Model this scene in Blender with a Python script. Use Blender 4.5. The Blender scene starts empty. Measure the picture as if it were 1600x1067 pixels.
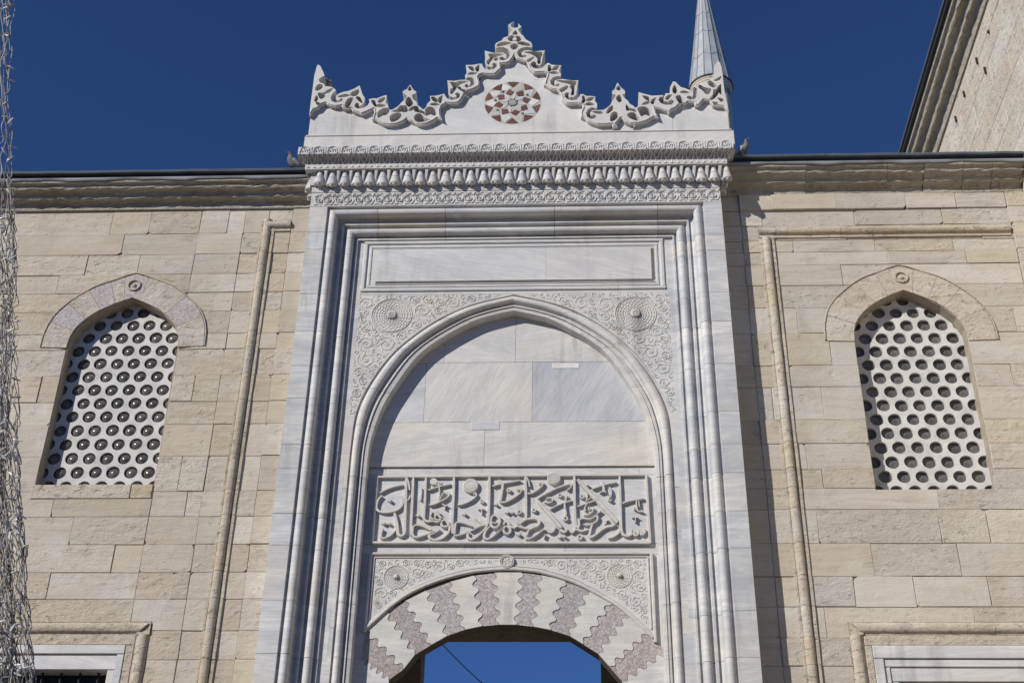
import bpy, bmesh, math, random
from math import sin, cos, pi, radians, atan2, hypot, sqrt
from mathutils import Vector, Matrix, Euler
from mathutils.geometry import delaunay_2d_cdt
import numpy as np

S = bpy.context.scene
COL = S.collection

# ------------------------------------------------------------------ camera
F_PX = 2150.87
PIT, YAW, ROL = radians(33.057), radians(2.864), radians(1.076)
CAM = Vector((0.0, -13.5, 1.6))
FW = Vector((-sin(YAW)*cos(PIT), cos(YAW)*cos(PIT), sin(PIT)))
_r = Vector((cos(YAW), sin(YAW), 0)); _u = _r.cross(FW)
RT = _r*cos(ROL) + _u*sin(ROL); UP = _u*cos(ROL) - _r*sin(ROL)
cd = bpy.data.cameras.new('camera'); cam = bpy.data.objects.new('camera', cd); COL.objects.link(cam)
cd.sensor_width = 36; cd.lens = F_PX/1600*36; cd.clip_end = 3000; cd.clip_start = 0.1
M = Matrix((RT, UP, -FW)).transposed().to_4x4(); M.translation = CAM
cam.matrix_world = M
S.camera = cam

# ------------------------------------------------------------------ sky and sun
SUN = Vector((-1.12, -1.0, 0.80)).normalized()
w = bpy.data.worlds.new('World'); S.world = w; w.use_nodes = True
nt = w.node_tree; nt.nodes.clear()
sky = nt.nodes.new('ShaderNodeTexSky'); sky.sky_type = 'NISHITA'; sky.sun_disc = False
sky.sun_elevation = math.asin(SUN.z); sky.sun_rotation = atan2(SUN.x, SUN.y)
sky.altitude = 0; sky.air_density = 0.48; sky.dust_density = 0.0; sky.ozone_density = 10
bg = nt.nodes.new('ShaderNodeBackground'); bg.inputs['Strength'].default_value = 0.118
wo = nt.nodes.new('ShaderNodeOutputWorld')
nt.links.new(sky.outputs[0], bg.inputs[0]); nt.links.new(bg.outputs[0], wo.inputs[0])
sd = bpy.data.lights.new('sun', 'SUN'); sd.energy = 4.35; sd.angle = radians(0.55); sd.color = (1, 0.95, 0.872)
so = bpy.data.objects.new('sun', sd); COL.objects.link(so)
so.rotation_euler = SUN.to_track_quat('Z', 'Y').to_euler(); so.location = (-20, -25, 30)
S.view_settings.view_transform = 'Standard'; S.view_settings.look = 'None'
S.view_settings.exposure = 0; S.view_settings.gamma = 1; S.view_settings.use_curve_mapping = False
S.cycles.max_bounces = 6; S.cycles.diffuse_bounces = 3

# ------------------------------------------------------------------ helpers
def P(u, v, Y=0.0):
    """point of the plane y=Y that the photograph shows at (u, v) -> (x, z)"""
    d = RT*((u-800)/F_PX) - UP*((v-533.5)/F_PX) + FW
    q = CAM + d*((Y-CAM.y)/d.y)
    return (q.x, q.z)

rng = random.Random(7)

def mat(name):
    m = bpy.data.materials.new(name); m.use_nodes = True
    nt = m.node_tree; b = nt.nodes['Principled BSDF']
    return m, nt, b

class N:
    """tiny node-building helper"""
    def __init__(s, nt): s.nt = nt
    def n(s, t, **k):
        x = s.nt.nodes.new(t)
        for a, v in k.items(): setattr(x, a, v)
        return x
    def l(s, a, b): s.nt.links.new(a, b)
    def pos(s, off=20.0, rot=None):
        g = s.n('ShaderNodeNewGeometry'); oi = s.n('ShaderNodeObjectInfo')
        m = s.n('ShaderNodeMath', operation='MULTIPLY'); m.inputs[1].default_value = off
        s.l(oi.outputs['Random'], m.inputs[0])
        a = s.n('ShaderNodeVectorMath', operation='ADD'); s.l(g.outputs['Position'], a.inputs[0]); s.l(m.outputs[0], a.inputs[1])
        s.oi = oi
        if rot is None: return a.outputs[0]
        r = s.n('ShaderNodeVectorRotate', rotation_type='Y_AXIS'); s.l(a.outputs[0], r.inputs['Vector'])
        mr = s.n('ShaderNodeMapRange'); mr.inputs[3].default_value = rot[0]; mr.inputs[4].default_value = rot[1]
        # a second random value so that the vein direction is not tied to the offset
        f = s.n('ShaderNodeMath', operation='FRACT'); mm = s.n('ShaderNodeMath', operation='MULTIPLY'); mm.inputs[1].default_value = 37.7
        s.l(oi.outputs['Random'], mm.inputs[0]); s.l(mm.outputs[0], f.inputs[0]); s.l(f.outputs[0], mr.inputs[0])
        s.l(mr.outputs[0], r.inputs['Angle'])
        return r.outputs[0]
    def noise(s, vec, scale, det=6, rough=.55, stretch=None, dist=0):
        if stretch:
            mp = s.n('ShaderNodeMapping'); mp.inputs['Scale'].default_value = stretch; s.l(vec, mp.inputs[0]); vec = mp.outputs[0]
        t = s.n('ShaderNodeTexNoise'); t.inputs['Scale'].default_value = scale; t.inputs['Detail'].default_value = det
        t.inputs['Roughness'].default_value = rough; t.inputs['Distortion'].default_value = dist
        s.l(vec, t.inputs['Vector']); return t.outputs['Fac']
    def ramp(s, f, stops):
        r = s.n('ShaderNodeValToRGB'); e = r.color_ramp.elements
        while len(e) < len(stops): e.new(0.5)
        for x, (p, c) in zip(e, stops):
            x.position = p; x.color = (*c, 1) if len(c) == 3 else c
        s.l(f, r.inputs[0]); return r.outputs[0]
    def val(s, f, a, b):
        return s.ramp(f, [(a, (0, 0, 0)), (b, (1, 1, 1))])
    def mix(s, fac, a, b, mode='MIX'):
        m = s.n('ShaderNodeMix', data_type='RGBA', blend_type=mode)
        for sock, x in ((m.inputs[0], fac), (m.inputs[6], a), (m.inputs[7], b)):
            if isinstance(x, (int, float)): sock.default_value = x
            elif isinstance(x, tuple): sock.default_value = (*x, 1)
            else: s.l(x, sock)
        return m.outputs[2]
    def bump(s, h, strength, dist, prev=None):
        b = s.n('ShaderNodeBump'); b.inputs['Strength'].default_value = strength; b.inputs['Distance'].default_value = dist
        s.l(h, b.inputs['Height'])
        if prev is not None: s.l(prev, b.inputs['Normal'])
        return b.outputs[0]

def marble(name, vein=1.1, rot=(-0.25, 0.25), lo=(.54, .538, .535), hi=(.66, .65, .622), warm=.36):
    m, nt, b = mat(name); k = N(nt); p = k.pos(20, rot)
    a = k.noise(p, 1.1, 5, .6, (1, 1, 3.2), .6)
    f = k.noise(p, 2.2, 8, .62, (.5, .5, 5.5), 1.2)
    c = k.ramp(a, [(.33, lo), (.62, hi)])
    v = k.ramp(f, [(.42, (0, 0, 0)), (.5, (1, 1, 1)), (.56, (0, 0, 0))])
    vm = k.n('ShaderNodeMath', operation='MULTIPLY'); vm.inputs[1].default_value = .32*vein; k.l(v, vm.inputs[0])
    c = k.mix(vm.outputs[0], c, (.38, .39, .41))
    g = k.noise(p, .9, 4, .6); c = k.mix(k.val(g, .5, .75), c, k.mix(warm, c, (.66, .56, .42)))
    d = k.noise(p, 26, 6, .7); c = k.mix(k.val(d, .62, .8), c, k.mix(.28, c, (.28, .26, .24)))
    # rain grime: vertical runs of grey lichen, strongest in patches
    g2 = k.n('ShaderNodeNewGeometry')
    st = k.noise(g2.outputs['Position'], 3.0, 6, .6, (2.6, 2.6, .28)); pa = k.noise(g2.outputs['Position'], .8, 3, .5)
    sm = k.n('ShaderNodeMath', operation='MULTIPLY'); k.l(k.val(st, .50, .70), sm.inputs[0]); k.l(k.val(pa, .46, .64), sm.inputs[1])
    sm2 = k.n('ShaderNodeMath', operation='MULTIPLY'); k.l(sm.outputs[0], sm2.inputs[0]); sm2.inputs[1].default_value = .55
    c = k.mix(sm2.outputs[0], c, (.25, .24, .225))
    c = k.mix(1.0, c, k.oi.outputs['Color'], 'MULTIPLY')
    k.l(c, b.inputs['Base Color']); b.inputs['Roughness'].default_value = .62
    b.inputs['Specular IOR Level'].default_value = .35
    n1 = k.bump(k.noise(p, 60, 6, .7), .22, .006); n2 = k.bump(k.noise(p, 7, 4, .6), .25, .02, n1)
    k.l(n2, b.inputs['Normal'])
    return m

def limestone(name, rough_amt=1.0, dark=None):
    m, nt, b = mat(name); k = N(nt); p = k.pos(31, (-.04, .04))
    big = k.noise(p, 1.4, 5, .6); st = k.noise(p, 2.0, 7, .65, (.55, .55, 9), .5)
    c = k.ramp(st, [(.28, (.465, .412, .328)), (.5, (.545, .497, .41)), (.72, (.585, .545, .47))])
    c = k.mix(k.val(big, .42, .7), c, k.mix(.5, c, (.56, .53, .47)))
    pit = k.noise(p, 26, 7, .72, (.85, .85, 1.25)); pm = k.val(pit, .63, .72)
    zone = k.val(k.noise(p, 2.6, 4, .6), .42, .62)
    z = k.n('ShaderNodeMath', operation='MULTIPLY'); k.l(pm, z.inputs[0]); k.l(zone, z.inputs[1])
    c = k.mix(z.outputs[0], c, k.mix(.36, c, (.2, .155, .11)))
    grime = k.noise(p, 9, 6, .7, (.6, .6, 1.7)); c = k.mix(k.val(grime, .60, .86), c, k.mix(.26, c, (.26, .21, .15)))
    # thin bedding cracks
    cr = k.noise(p, 2.6, 8, .7, (.4, .4, 7), 1.5); crm = k.ramp(cr, [(.485, (0, 0, 0)), (.5, (1, 1, 1)), (.515, (0, 0, 0))])
    cz = k.n('ShaderNodeMath', operation='MULTIPLY'); k.l(crm, cz.inputs[0]); k.l(k.val(k.noise(p, 2.3, 3), .60, .72), cz.inputs[1])
    c = k.mix(cz.outputs[0], c, k.mix(.34, c, (.22, .17, .12)))
    g2 = k.n('ShaderNodeNewGeometry')
    # limewash remnants and repair skim: pale patches with their own outlines
    lw = k.noise(g2.outputs['Position'], .9, 7, .62, (1, 1, 1.3), .4); c = k.mix(k.val(lw, .53, .60), c, k.mix(.5, c, (.62, .595, .54)))
    so_ = k.noise(g2.outputs['Position'], 1.1, 5, .6, (1.4, 1.4, .5)); c = k.mix(k.val(so_, .52, .72), c, k.mix(.28, c, (.28, .25, .21)))
    if dark: c = k.mix(dark, c, (.20, .155, .105))
    c = k.mix(1.0, c, k.oi.outputs['Color'], 'MULTIPLY')
    k.l(c, b.inputs['Base Color']); b.inputs['Roughness'].default_value = .93; b.inputs['Specular IOR Level'].default_value = .2
    # coarse pits and chisel roughness; how rough is a property of each stone (alpha of the object colour)
    al = k.oi.outputs['Alpha']
    pz = k.noise(p, 11, 5, .62, (.75, .75, 1.4)); pzm = k.val(pz, .60, .70)
    h = k.n('ShaderNodeMath', operation='SUBTRACT'); k.l(k.noise(p, 34, 7, .72, (.7, .7, 1.3)), h.inputs[0]); k.l(z.outputs[0], h.inputs[1])
    def scaled(f, lo, hi):
        mr = k.n('ShaderNodeMapRange'); mr.inputs[3].default_value = lo; mr.inputs[4].default_value = hi; k.l(al, mr.inputs[0])
        mm = k.n('ShaderNodeMath', operation='MULTIPLY'); k.l(f, mm.inputs[0]); k.l(mr.outputs[0], mm.inputs[1]); return mm.outputs[0]
    n1 = k.bump(scaled(h.outputs[0], .3, 1.3), .7*rough_amt, .018); n2 = k.bump(scaled(k.noise(p, 7, 6, .68, (.8, .8, 1.4)), .15, 1.4), .6*rough_amt, .04, n1)
    pm2 = k.n('ShaderNodeMath', operation='MULTIPLY'); k.l(scaled(pzm, 0, 1), pm2.inputs[0]); pm2.inputs[1].default_value = -1
    n2 = k.bump(pm2.outputs[0], .8, .02, n2)
    h2 = k.n('ShaderNodeMath', operation='MULTIPLY'); k.l(cz.outputs[0], h2.inputs[0]); h2.inputs[1].default_value = -1
    n3 = k.bump(h2.outputs[0], .5, .012, n2)
    k.l(n3, b.inputs['Normal'])
    return m

def plain(name, col, rough=.7, metal=0, bumps=.2, bscale=40, var=.12, spec=.4, dist=.004):
    m, nt, b = mat(name); k = N(nt); p = k.pos(9)
    a = k.noise(p, bscale*.25, 6, .65)
    dk = tuple(x*(1-var*2.2) for x in col)
    c = k.ramp(a, [(.3, dk), (.65, col)]); c = k.mix(1.0, c, k.oi.outputs['Color'], 'MULTIPLY')
    k.l(c, b.inputs['Base Color']); b.inputs['Roughness'].default_value = rough; b.inputs['Metallic'].default_value = metal
    b.inputs['Specular IOR Level'].default_value = spec
    if bumps: k.l(k.bump(k.noise(p, bscale, 5, .65), bumps, dist), b.inputs['Normal'])
    return m

def breccia_mat():
    m, nt, b = mat('pink breccia'); k = N(nt); p = k.pos(14)
    v = k.n('ShaderNodeTexVoronoi'); v.inputs['Scale'].default_value = 55; k.l(p, v.inputs['Vector'])
    hs = k.n('ShaderNodeSeparateColor'); k.l(v.outputs['Color'], hs.inputs[0])
    c = k.ramp(hs.outputs[0], [(.1, (.33, .285, .28)), (.4, (.43, .385, .37)), (.7, (.42, .395, .39)), (.9, (.52, .49, .47))])
    d = k.noise(p, 42, 6, .7); c = k.mix(k.val(d, .58, .68), c, (.20, .14, .125))
    e = k.noise(p, 3, 4); c = k.mix(k.val(e, .58, .78), c, k.mix(.35, c, (.42, .28, .23)))
    c = k.mix(1.0, c, k.oi.outputs['Color'], 'MULTIPLY')
    k.l(c, b.inputs['Base Color']); b.inputs['Roughness'].default_value = .85
    k.l(k.bump(d, .7, -.016, k.bump(hs.outputs[1], .3, .006)), b.inputs['Normal'])
    return m

MM = marble('white marble')
MS = marble('streaked grey marble', 1.5, (-.12, .12), (.455, .46, .47), (.66, .65, .622), .42)
MD = marble('diagonal veined marble', 1.2, (.6, 1.1), (.52, .52, .53), (.645, .63, .60), .3)
MC = marble('weathered crest marble', .5, (-.6, .6), (.57, .565, .555), (.665, .65, .62), .3)
LS = limestone('beige limestone')
LC = limestone('weathered cornice limestone', 1.5, .15)
LM = plain('lime mortar', (.40, .35, .275), .95, 0, .5, 50)
BR = breccia_mat()
PLA = plain('white plaster', (.67, .66, .635), .85, 0, .35, 24, .13, dist=.008)
LEAD = plain('lead sheet', (.16, .185, .215), .55, .35, .25, 25, .15)
LEADL = plain('pale lead roofing', (.41, .425, .435), .6, .08, .2, 6, .12, dist=.02)
DARK = plain('dark gutter lead', (.055, .06, .07), .6, .2, .1, 30)
GLS = plain('smoky bottle glass', (.165, .155, .15), .22, 0, 0, 30, .2, .6)
GLD = plain('dusty bottle glass', (.15, .14, .135), .42, 0, .1, 30, .2, .5)
IRON = plain('black iron', (.03, .03, .032), .55, .6, .1, 60)
RUST = plain('rusty iron', (.09, .05, .032), .85, .2, .3, 80)
POR = plain('red porphyry', (.185, .08, .055), .6, 0, .1, 60, .2)
PORD = plain('dark serpentine', (.13, .145, .13), .6, 0, .1, 60, .2)
WIRE = plain('grey wire', (.40, .385, .365), .5, 0, 0, 60, .25)
BULB = plain('white bulb plastic', (.75, .75, .75), .35, 0, 0, 60, .1, .5)
TEAL = plain('teal tile', (.08, .25, .28), .3, 0, .05, 20)
RED = plain('dark red paint', (.19, .022, .016), .5, 0, .1, 30)
BIRD = plain('grey feathers', (.17, .18, .20), .8, 0, .2, 50, .25)
BIRDD = plain('dark feathers', (.045, .05, .06), .6, 0, .2, 50, .25)
BIRDW = plain('pale feathers', (.40, .41, .42), .8, 0, .2, 50, .25)
LEAF = plain('weed leaf', (.09, .13, .035), .7, 0, 0, 30, .25)
PAVE = plain('plaza paving', (.17, .147, .122), .9, 0, .4, 3, .15)

class MB:
    def __init__(s): s.v = []; s.f = []
    def add(s, vs, fs):
        o = len(s.v); s.v += [tuple(x) for x in vs]; s.f += [tuple(i+o for i in f) for f in fs]
    def box(s, x0, x1, y0, y1, z0, z1):
        s.add([(x, y, z) for x in (x0, x1) for y in (y0, y1) for z in (z0, z1)],
              [(0, 1, 3, 2), (4, 6, 7, 5), (0, 4, 5, 1), (2, 3, 7, 6), (0, 2, 6, 4), (1, 5, 7, 3)])
    def mesh(s, name, smooth=None):
        me = bpy.data.meshes.new(name); me.from_pydata(s.v, [], s.f)
        bm = bmesh.new(); bm.from_mesh(me); bmesh.ops.recalc_face_normals(bm, faces=bm.faces); bm.to_mesh(me); bm.free()
        if smooth is not None:
            me.polygons.foreach_set('use_smooth', [True]*len(me.polygons)); me.set_sharp_from_angle(angle=radians(smooth))
        return me
    def obj(s, name, m, parent=None, smooth=None, color=None, loc=None):
        me = s.mesh(name, smooth); me.materials.append(m)
        return link(name, me, parent, color, loc)

def link(name, me, parent=None, color=None, loc=None):
    o = bpy.data.objects.new(name, me); COL.objects.link(o)
    if parent: o.parent = parent
    if color: o.color = (*color, 1) if len(color) == 3 else color
    else: o.color = (1, 1, 1, .5)
    if loc is not None: o.location = loc
    return o

def thing(name, label, cat, loc=(0, 0, 0), group=None):
    o = bpy.data.objects.new(name, None); COL.objects.link(o); o.location = loc
    o['label'] = label; o['category'] = cat
    if group: o['group'] = group
    return o

def stuff(o): o['kind'] = 'stuff'; return o

def inpoly(x, z, poly):
    c = False; n = len(poly); j = n-1
    for i in range(n):
        xi, zi = poly[i]; xj, zj = poly[j]
        if (zi > z) != (zj > z) and x < (xj-xi)*(z-zi)/(zj-zi)+xi: c = not c
        j = i
    return c

def region(mb, outers, holes, yf, yb, back=True):
    """solid between y=yf and y=yb: union of outlines minus holes, all in (x, z)"""
    vs = []; es = []
    for poly in list(outers)+list(holes):
        o = len(vs); n = len(poly); vs += [Vector(p) for p in poly]; es += [(o+i, o+(i+1) % n) for i in range(n)]
    cv, ce, cf, *_ = delaunay_2d_cdt(vs, es, [], 0, 1e-5)
    tri = []
    hb = [(min(p[0] for p in h), max(p[0] for p in h), min(p[1] for p in h), max(p[1] for p in h), h) for h in holes]
    for f in cf:
        cx = sum(cv[i].x for i in f)/len(f); cz = sum(cv[i].y for i in f)/len(f)
        if any(inpoly(cx, cz, o) for o in outers) and not any(b[0] <= cx <= b[1] and b[2] <= cz <= b[3] and inpoly(cx, cz, b[4]) for b in hb): tri.append(tuple(f))
    n = len(cv); fs = list(tri)
    if back: fs += [tuple(n+i for i in reversed(t)) for t in tri]
    cnt = {}
    for t in tri:
        for i in range(len(t)):
            a, b = t[i], t[(i+1) % len(t)]; cnt.setdefault((min(a, b), max(a, b)), []).append((a, b))
    for k_, e in cnt.items():
        if len(e) == 1: a, b = e[0]; fs.append((b, a, n+a, n+b))
    used = sorted({i for f in fs for i in f}); ix = {u: i for i, u in enumerate(used)}
    allv = [(q.x, yf, q.y) for q in cv] + [(q.x, yb, q.y) for q in cv]
    mb.add([allv[i] for i in used], [tuple(ix[i] for i in f) for f in fs])

def inset(poly, d):
    n = len(poly); out = []
    ar = sum(poly[i][0]*poly[(i+1) % n][1]-poly[(i+1) % n][0]*poly[i][1] for i in range(n))
    s = 1 if ar > 0 else -1
    for i in range(n):
        a = Vector(poly[i-1]); b = Vector(poly[i]); c = Vector(poly[(i+1) % n])
        e1 = (b-a); e2 = (c-b)
        if e1.length < 1e-6 or e2.length < 1e-6: out.append(tuple(b)); continue
        e1.normalize(); e2.normalize()
        n1 = Vector((-e1.y, e1.x))*s; n2 = Vector((-e2.y, e2.x))*s; m = n1+n2
        if m.length < .2: m = n1.copy()
        m.normalize(); q = max(.45, m.dot(n1)); out.append(tuple(b+m*(d/q)))
    return out

def slab(mb, poly, yf, yb, bev=.006, gap=.004):
    """one dressed stone: front face with eased arrises"""
    p0 = inset(poly, gap); p1 = inset(poly, gap+bev); n = len(poly)
    mb.add([(x, yb, z) for x, z in p0]+[(x, yf+bev, z) for x, z in p0]+[(x, yf, z) for x, z in p1],
           [tuple(range(2*n, 3*n))]+[(i, (i+1) % n, n+(i+1) % n, n+i) for i in range(n)]+[(n+i, n+(i+1) % n, 2*n+(i+1) % n, 2*n+i) for i in range(n)])

def catmull(pts, k=4, closed=False):
    pts = [tuple(p) for p in pts]; n = len(pts)
    if n < 3: return pts
    out = []
    rngi = range(n if closed else n-1)
    g = (lambda i: pts[i % n]) if closed else (lambda i: pts[max(0, min(n-1, i))])
    for i in rngi:
        a, b, c, d = g(i-1), g(i), g(i+1), g(i+2)
        for j in range(k):
            t = j/k
            out.append(tuple(.5*((2*b[q])+(-a[q]+c[q])*t+(2*a[q]-5*b[q]+4*c[q]-d[q])*t*t+(-a[q]+3*b[q]-3*c[q]+d[q])*t**3) for q in range(len(b))))
    if not closed: out.append(pts[-1])
    return out

def stroke(mb, pts, w, yb, yt, taper=(1, 1), k=4, closed=False, ridge=False, flat=.72, nib=None):
    """raised band following pts (x, z): from y=yb (ground) to y=yt (top)"""
    c = catmull(pts, k, closed); n = len(c)
    rows = []
    for i in range(n):
        if closed: a, b = c[i-1], c[(i+1) % n]
        else: a, b = c[max(0, i-1)], c[min(n-1, i+1)]
        dx, dz = b[0]-a[0], b[1]-a[1]; L = hypot(dx, dz) or 1; nx, nz = -dz/L, dx/L
        t = i/(n-1) if n > 1 else 0
        ww = w/2*(taper[0]+(taper[1]-taper[0])*t)
        if nib is not None: ww *= (.62+.58*abs(sin(atan2(dz, dx)-nib)))*(1 if .04 < t < .96 else .72)
        x, z = c[i][0], c[i][1]
        if ridge: rows.append([(x+nx*ww, yb, z+nz*ww), (x, yt, z), (x-nx*ww, yb, z-nz*ww)])
        else: rows.append([(x+nx*ww, yb, z+nz*ww), (x+nx*ww, yt+(yb-yt)*.30, z+nz*ww), (x+nx*ww*flat, yt, z+nz*ww*flat), (x-nx*ww*flat, yt, z-nz*ww*flat), (x-nx*ww, yt+(yb-yt)*.30, z-nz*ww), (x-nx*ww, yb, z-nz*ww)])
    m = len(rows[0]); vs = [p for r in rows for p in r]; fs = []
    for i in range(n if closed else n-1):
        j = (i+1) % n
        for q in range(m-1): fs.append((i*m+q, i*m+q+1, j*m+q+1, j*m+q))
    if not closed: fs += [tuple(range(m)), tuple(range((n-1)*m, n*m))]
    mb.add(vs, fs)

def lathe(mb, prof, c, axis='y', n=16, ang=(0, 2*pi)):
    """prof = [(r, h)]; spun about axis through c"""
    full = abs(ang[1]-ang[0]-2*pi) < 1e-6; m = n if full else n+1
    vs = []
    for r, h in prof:
        for i in range(m):
            t = ang[0]+(ang[1]-ang[0])*i/n
            if axis == 'y': vs.append((c[0]+r*cos(t), c[1]+h, c[2]+r*sin(t)))
            else: vs.append((c[0]+r*cos(t), c[1]+r*sin(t), c[2]+h))
    fs = []
    for j in range(len(prof)-1):
        for i in range(n):
            a = j*m+i; b = j*m+(i+1) % m; fs.append((a, b, b+m, a+m))
    if full and prof[0][0] > 1e-6: fs.append(tuple(range(m)))
    if full and prof[-1][0] > 1e-6: fs.append(tuple(range((len(prof)-1)*m, len(prof)*m)))
    mb.add(vs, fs)

def tube(mb, pts, r, n=6):
    pts = [Vector(p) for p in pts]; rows = []
    for i, p in enumerate(pts):
        d = (pts[min(i+1, len(pts)-1)]-pts[max(i-1, 0)]).normalized()
        a = d.cross(Vector((.3, 1, .2))).normalized(); b = d.cross(a)
        rr = r[i] if isinstance(r, (list, tuple)) else r
        rows += [tuple(p+a*rr*cos(2*pi*k/n)+b*rr*sin(2*pi*k/n)) for k in range(n)]
    fs = [(i*n+k, i*n+(k+1) % n, (i+1)*n+(k+1) % n, (i+1)*n+k) for i in range(len(pts)-1) for k in range(n)]
    fs += [tuple(range(n)), tuple(range((len(pts)-1)*n, len(pts)*n))]
    mb.add(rows, fs)

def sweep_x(mb, prof, x0, x1, caps=True):
    """prof = closed [(y, z)] outline, extruded along x (x0/x1 may be lists: mitres)"""
    n = len(prof); X0 = x0 if isinstance(x0, list) else [x0]*n; X1 = x1 if isinstance(x1, list) else [x1]*n
    vs = [(X0[i], prof[i][0], prof[i][1]) for i in range(n)]+[(X1[i], prof[i][0], prof[i][1]) for i in range(n)]
    fs = [(i, (i+1) % n, n+(i+1) % n, n+i) for i in range(n)]
    if caps: fs += [tuple(range(n)), tuple(range(n, 2*n))]
    mb.add(vs, fs)

def sweep_z(mb, prof, z0, z1):
    """prof = closed [(x, y)] outline, extruded along z"""
    n = len(prof); Z0 = z0 if isinstance(z0, list) else [z0]*n; Z1 = z1 if isinstance(z1, list) else [z1]*n
    mb.add([(prof[i][0], prof[i][1], Z0[i]) for i in range(n)]+[(prof[i][0], prof[i][1], Z1[i]) for i in range(n)],
           [(i, (i+1) % n, n+(i+1) % n, n+i) for i in range(n)]+[tuple(range(n)), tuple(range(n, 2*n))])

def arc(cx, cy, r, a0, a1, n=7):
    return [(cx+r*cos(radians(a0+(a1-a0)*i/n)), cy+r*sin(radians(a0+(a1-a0)*i/n))) for i in range(n+1)]

def tone(cols, lo=.94, hi=1.05, r=None):
    r = r or rng; v = r.uniform(lo, hi); return tuple(c*v for c in r.choice(cols))

def grey(lo=.9, hi=1.06, tint=.02):
    v = rng.uniform(lo, hi); t = rng.uniform(-tint, tint)
    return (v*(1+t), v, v*(1-t))

def scrolls(mb, poly, y, seed, rmax, rmin, h=.012, avoid=(), tries=2500, lvl=5):
    """carved arabesque: packed spirals with leaves inside poly (x, z)"""
    r_ = random.Random(seed); xs = [p[0] for p in poly]; zs = [p[1] for p in poly]
    circ = list(avoid); big = []
    sizes = [rmax*(rmin/rmax)**(i/(lvl-1)) for i in range(lvl)]
    for li, R in enumerate(sizes):
        for _ in range(tries*(1+li)):
            x = r_.uniform(min(xs), max(xs)); z = r_.uniform(min(zs), max(zs)); rr = R*r_.uniform(.85, 1.12)
            if any((x-a)**2+(z-b)**2 < (rr*.93+c)**2 for a, b, c in circ): continue
            if not all(inpoly(x+rr*.94*cos(t), z+rr*.94*sin(t), poly) for t in (0, .79, 1.57, 2.36, 3.14, 3.93, 4.71, 5.5)): continue
            circ.append((x, z, rr)); a0 = r_.uniform(0, 6.28); s = r_.choice((-1, 1))
            if li < 2:
                turns = 1.55; n = 17
                # vine running in from a neighbour and winding up
                near = min(big, key=lambda q: (q[0]-x)**2+(q[1]-z)**2) if big else None
                if near: a0 = atan2(near[1]-z, near[0]-x)
                big.append((x, z, rr))
                pts = [(x+rr*(1-.78*i/n)*cos(a0+s*2*pi*turns*i/n), z+rr*(1-.78*i/n)*sin(a0+s*2*pi*turns*i/n)) for i in range(n+1)]
                stroke(mb, pts, max(.010, rr*.15), y, y-h, (1, .7), 1, ridge=True)
                for q in range(3): lathe(mb, [(rr*.11, 0), (rr*.07, -h*.7), (0, -h*.9)], (x+rr*.14*cos(a0+q*2.1), y, z+rr*.14*sin(a0+q*2.1)), 'y', 5)
                for q in range(6):
                    b = a0+q*1.05+.3; f0 = .97-.10*q/6
                    stroke(mb, [(x+rr*f0*cos(b), z+rr*f0*sin(b)), (x+rr*.70*cos(b+.22*s), z+rr*.70*sin(b+.22*s)), (x+rr*.60*cos(b+.55*s), z+rr*.60*sin(b+.55*s))], rr*.17, y, y-h*.8, (.3, 1), 2, ridge=True)
            elif li < 4:
                n = 8
                pts = [(x+rr*(1-.75*i/n)*cos(a0+s*5.6*i/n), z+rr*(1-.75*i/n)*sin(a0+s*5.6*i/n)) for i in range(n+1)]
                stroke(mb, pts, rr*.30, y, y-h*.9, (.4, 1), 1, ridge=True)
                for q in range(2): b = a0+q*2.6+1; stroke(mb, [(x+rr*1.0*cos(b), z+rr*1.0*sin(b)), (x+rr*.62*cos(b+.5), z+rr*.62*sin(b+.5))], rr*.26, y, y-h*.7, (.3, 1), 1, ridge=True)
            else:
                stroke(mb, [(x+rr*cos(a0), z+rr*sin(a0)), (x+rr*.3*cos(a0+1.6), z+rr*.3*sin(a0+1.6)), (x-rr*cos(a0+.5), z-rr*sin(a0+.5))], rr*.75, y, y-h*.75, (.3, 1), 2, ridge=True)
    return circ

def rosette(mb, x, z, r, y, h=.014, n=20):
    for q, (f, m, amp) in enumerate(((1.0, 1, 0), (.90, n+4, .05), (.76, n+2, .055), (.62, n, .055), (.50, n-2, .05), (.39, n-4, .045))):
        k = 6*max(m, 8) if m > 1 else 40
        pts = [(x+r*(f+amp*(abs(sin(m*t*pi/k))-.5))*cos(2*pi*t/k), z+r*(f+amp*(abs(sin(m*t*pi/k))-.5))*sin(2*pi*t/k)) for t in range(k)]
        stroke(mb, pts, r*.062, y, y-h*(.62 if q else .9), (1, 1), 1, True, True)
    for i in range(14):
        t = 2*pi*i/14
        stroke(mb, [(x+r*.20*cos(t), z+r*.20*sin(t)), (x+r*.33*cos(t), z+r*.33*sin(t))], r*.07, y, y-h*.9, (.6, 1.2), 1, ridge=True)

# ------------------------------------------------------------------ ground
g = MB(); g.add([(-900, -900, 0), (900, -900, 0), (900, 900, 0), (-900, 900, 0)], [(0, 1, 2, 3)])
go = g.obj('ground', PAVE); go['kind'] = 'structure'; go['label'] = 'stone paved plaza in front of the gate'

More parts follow.
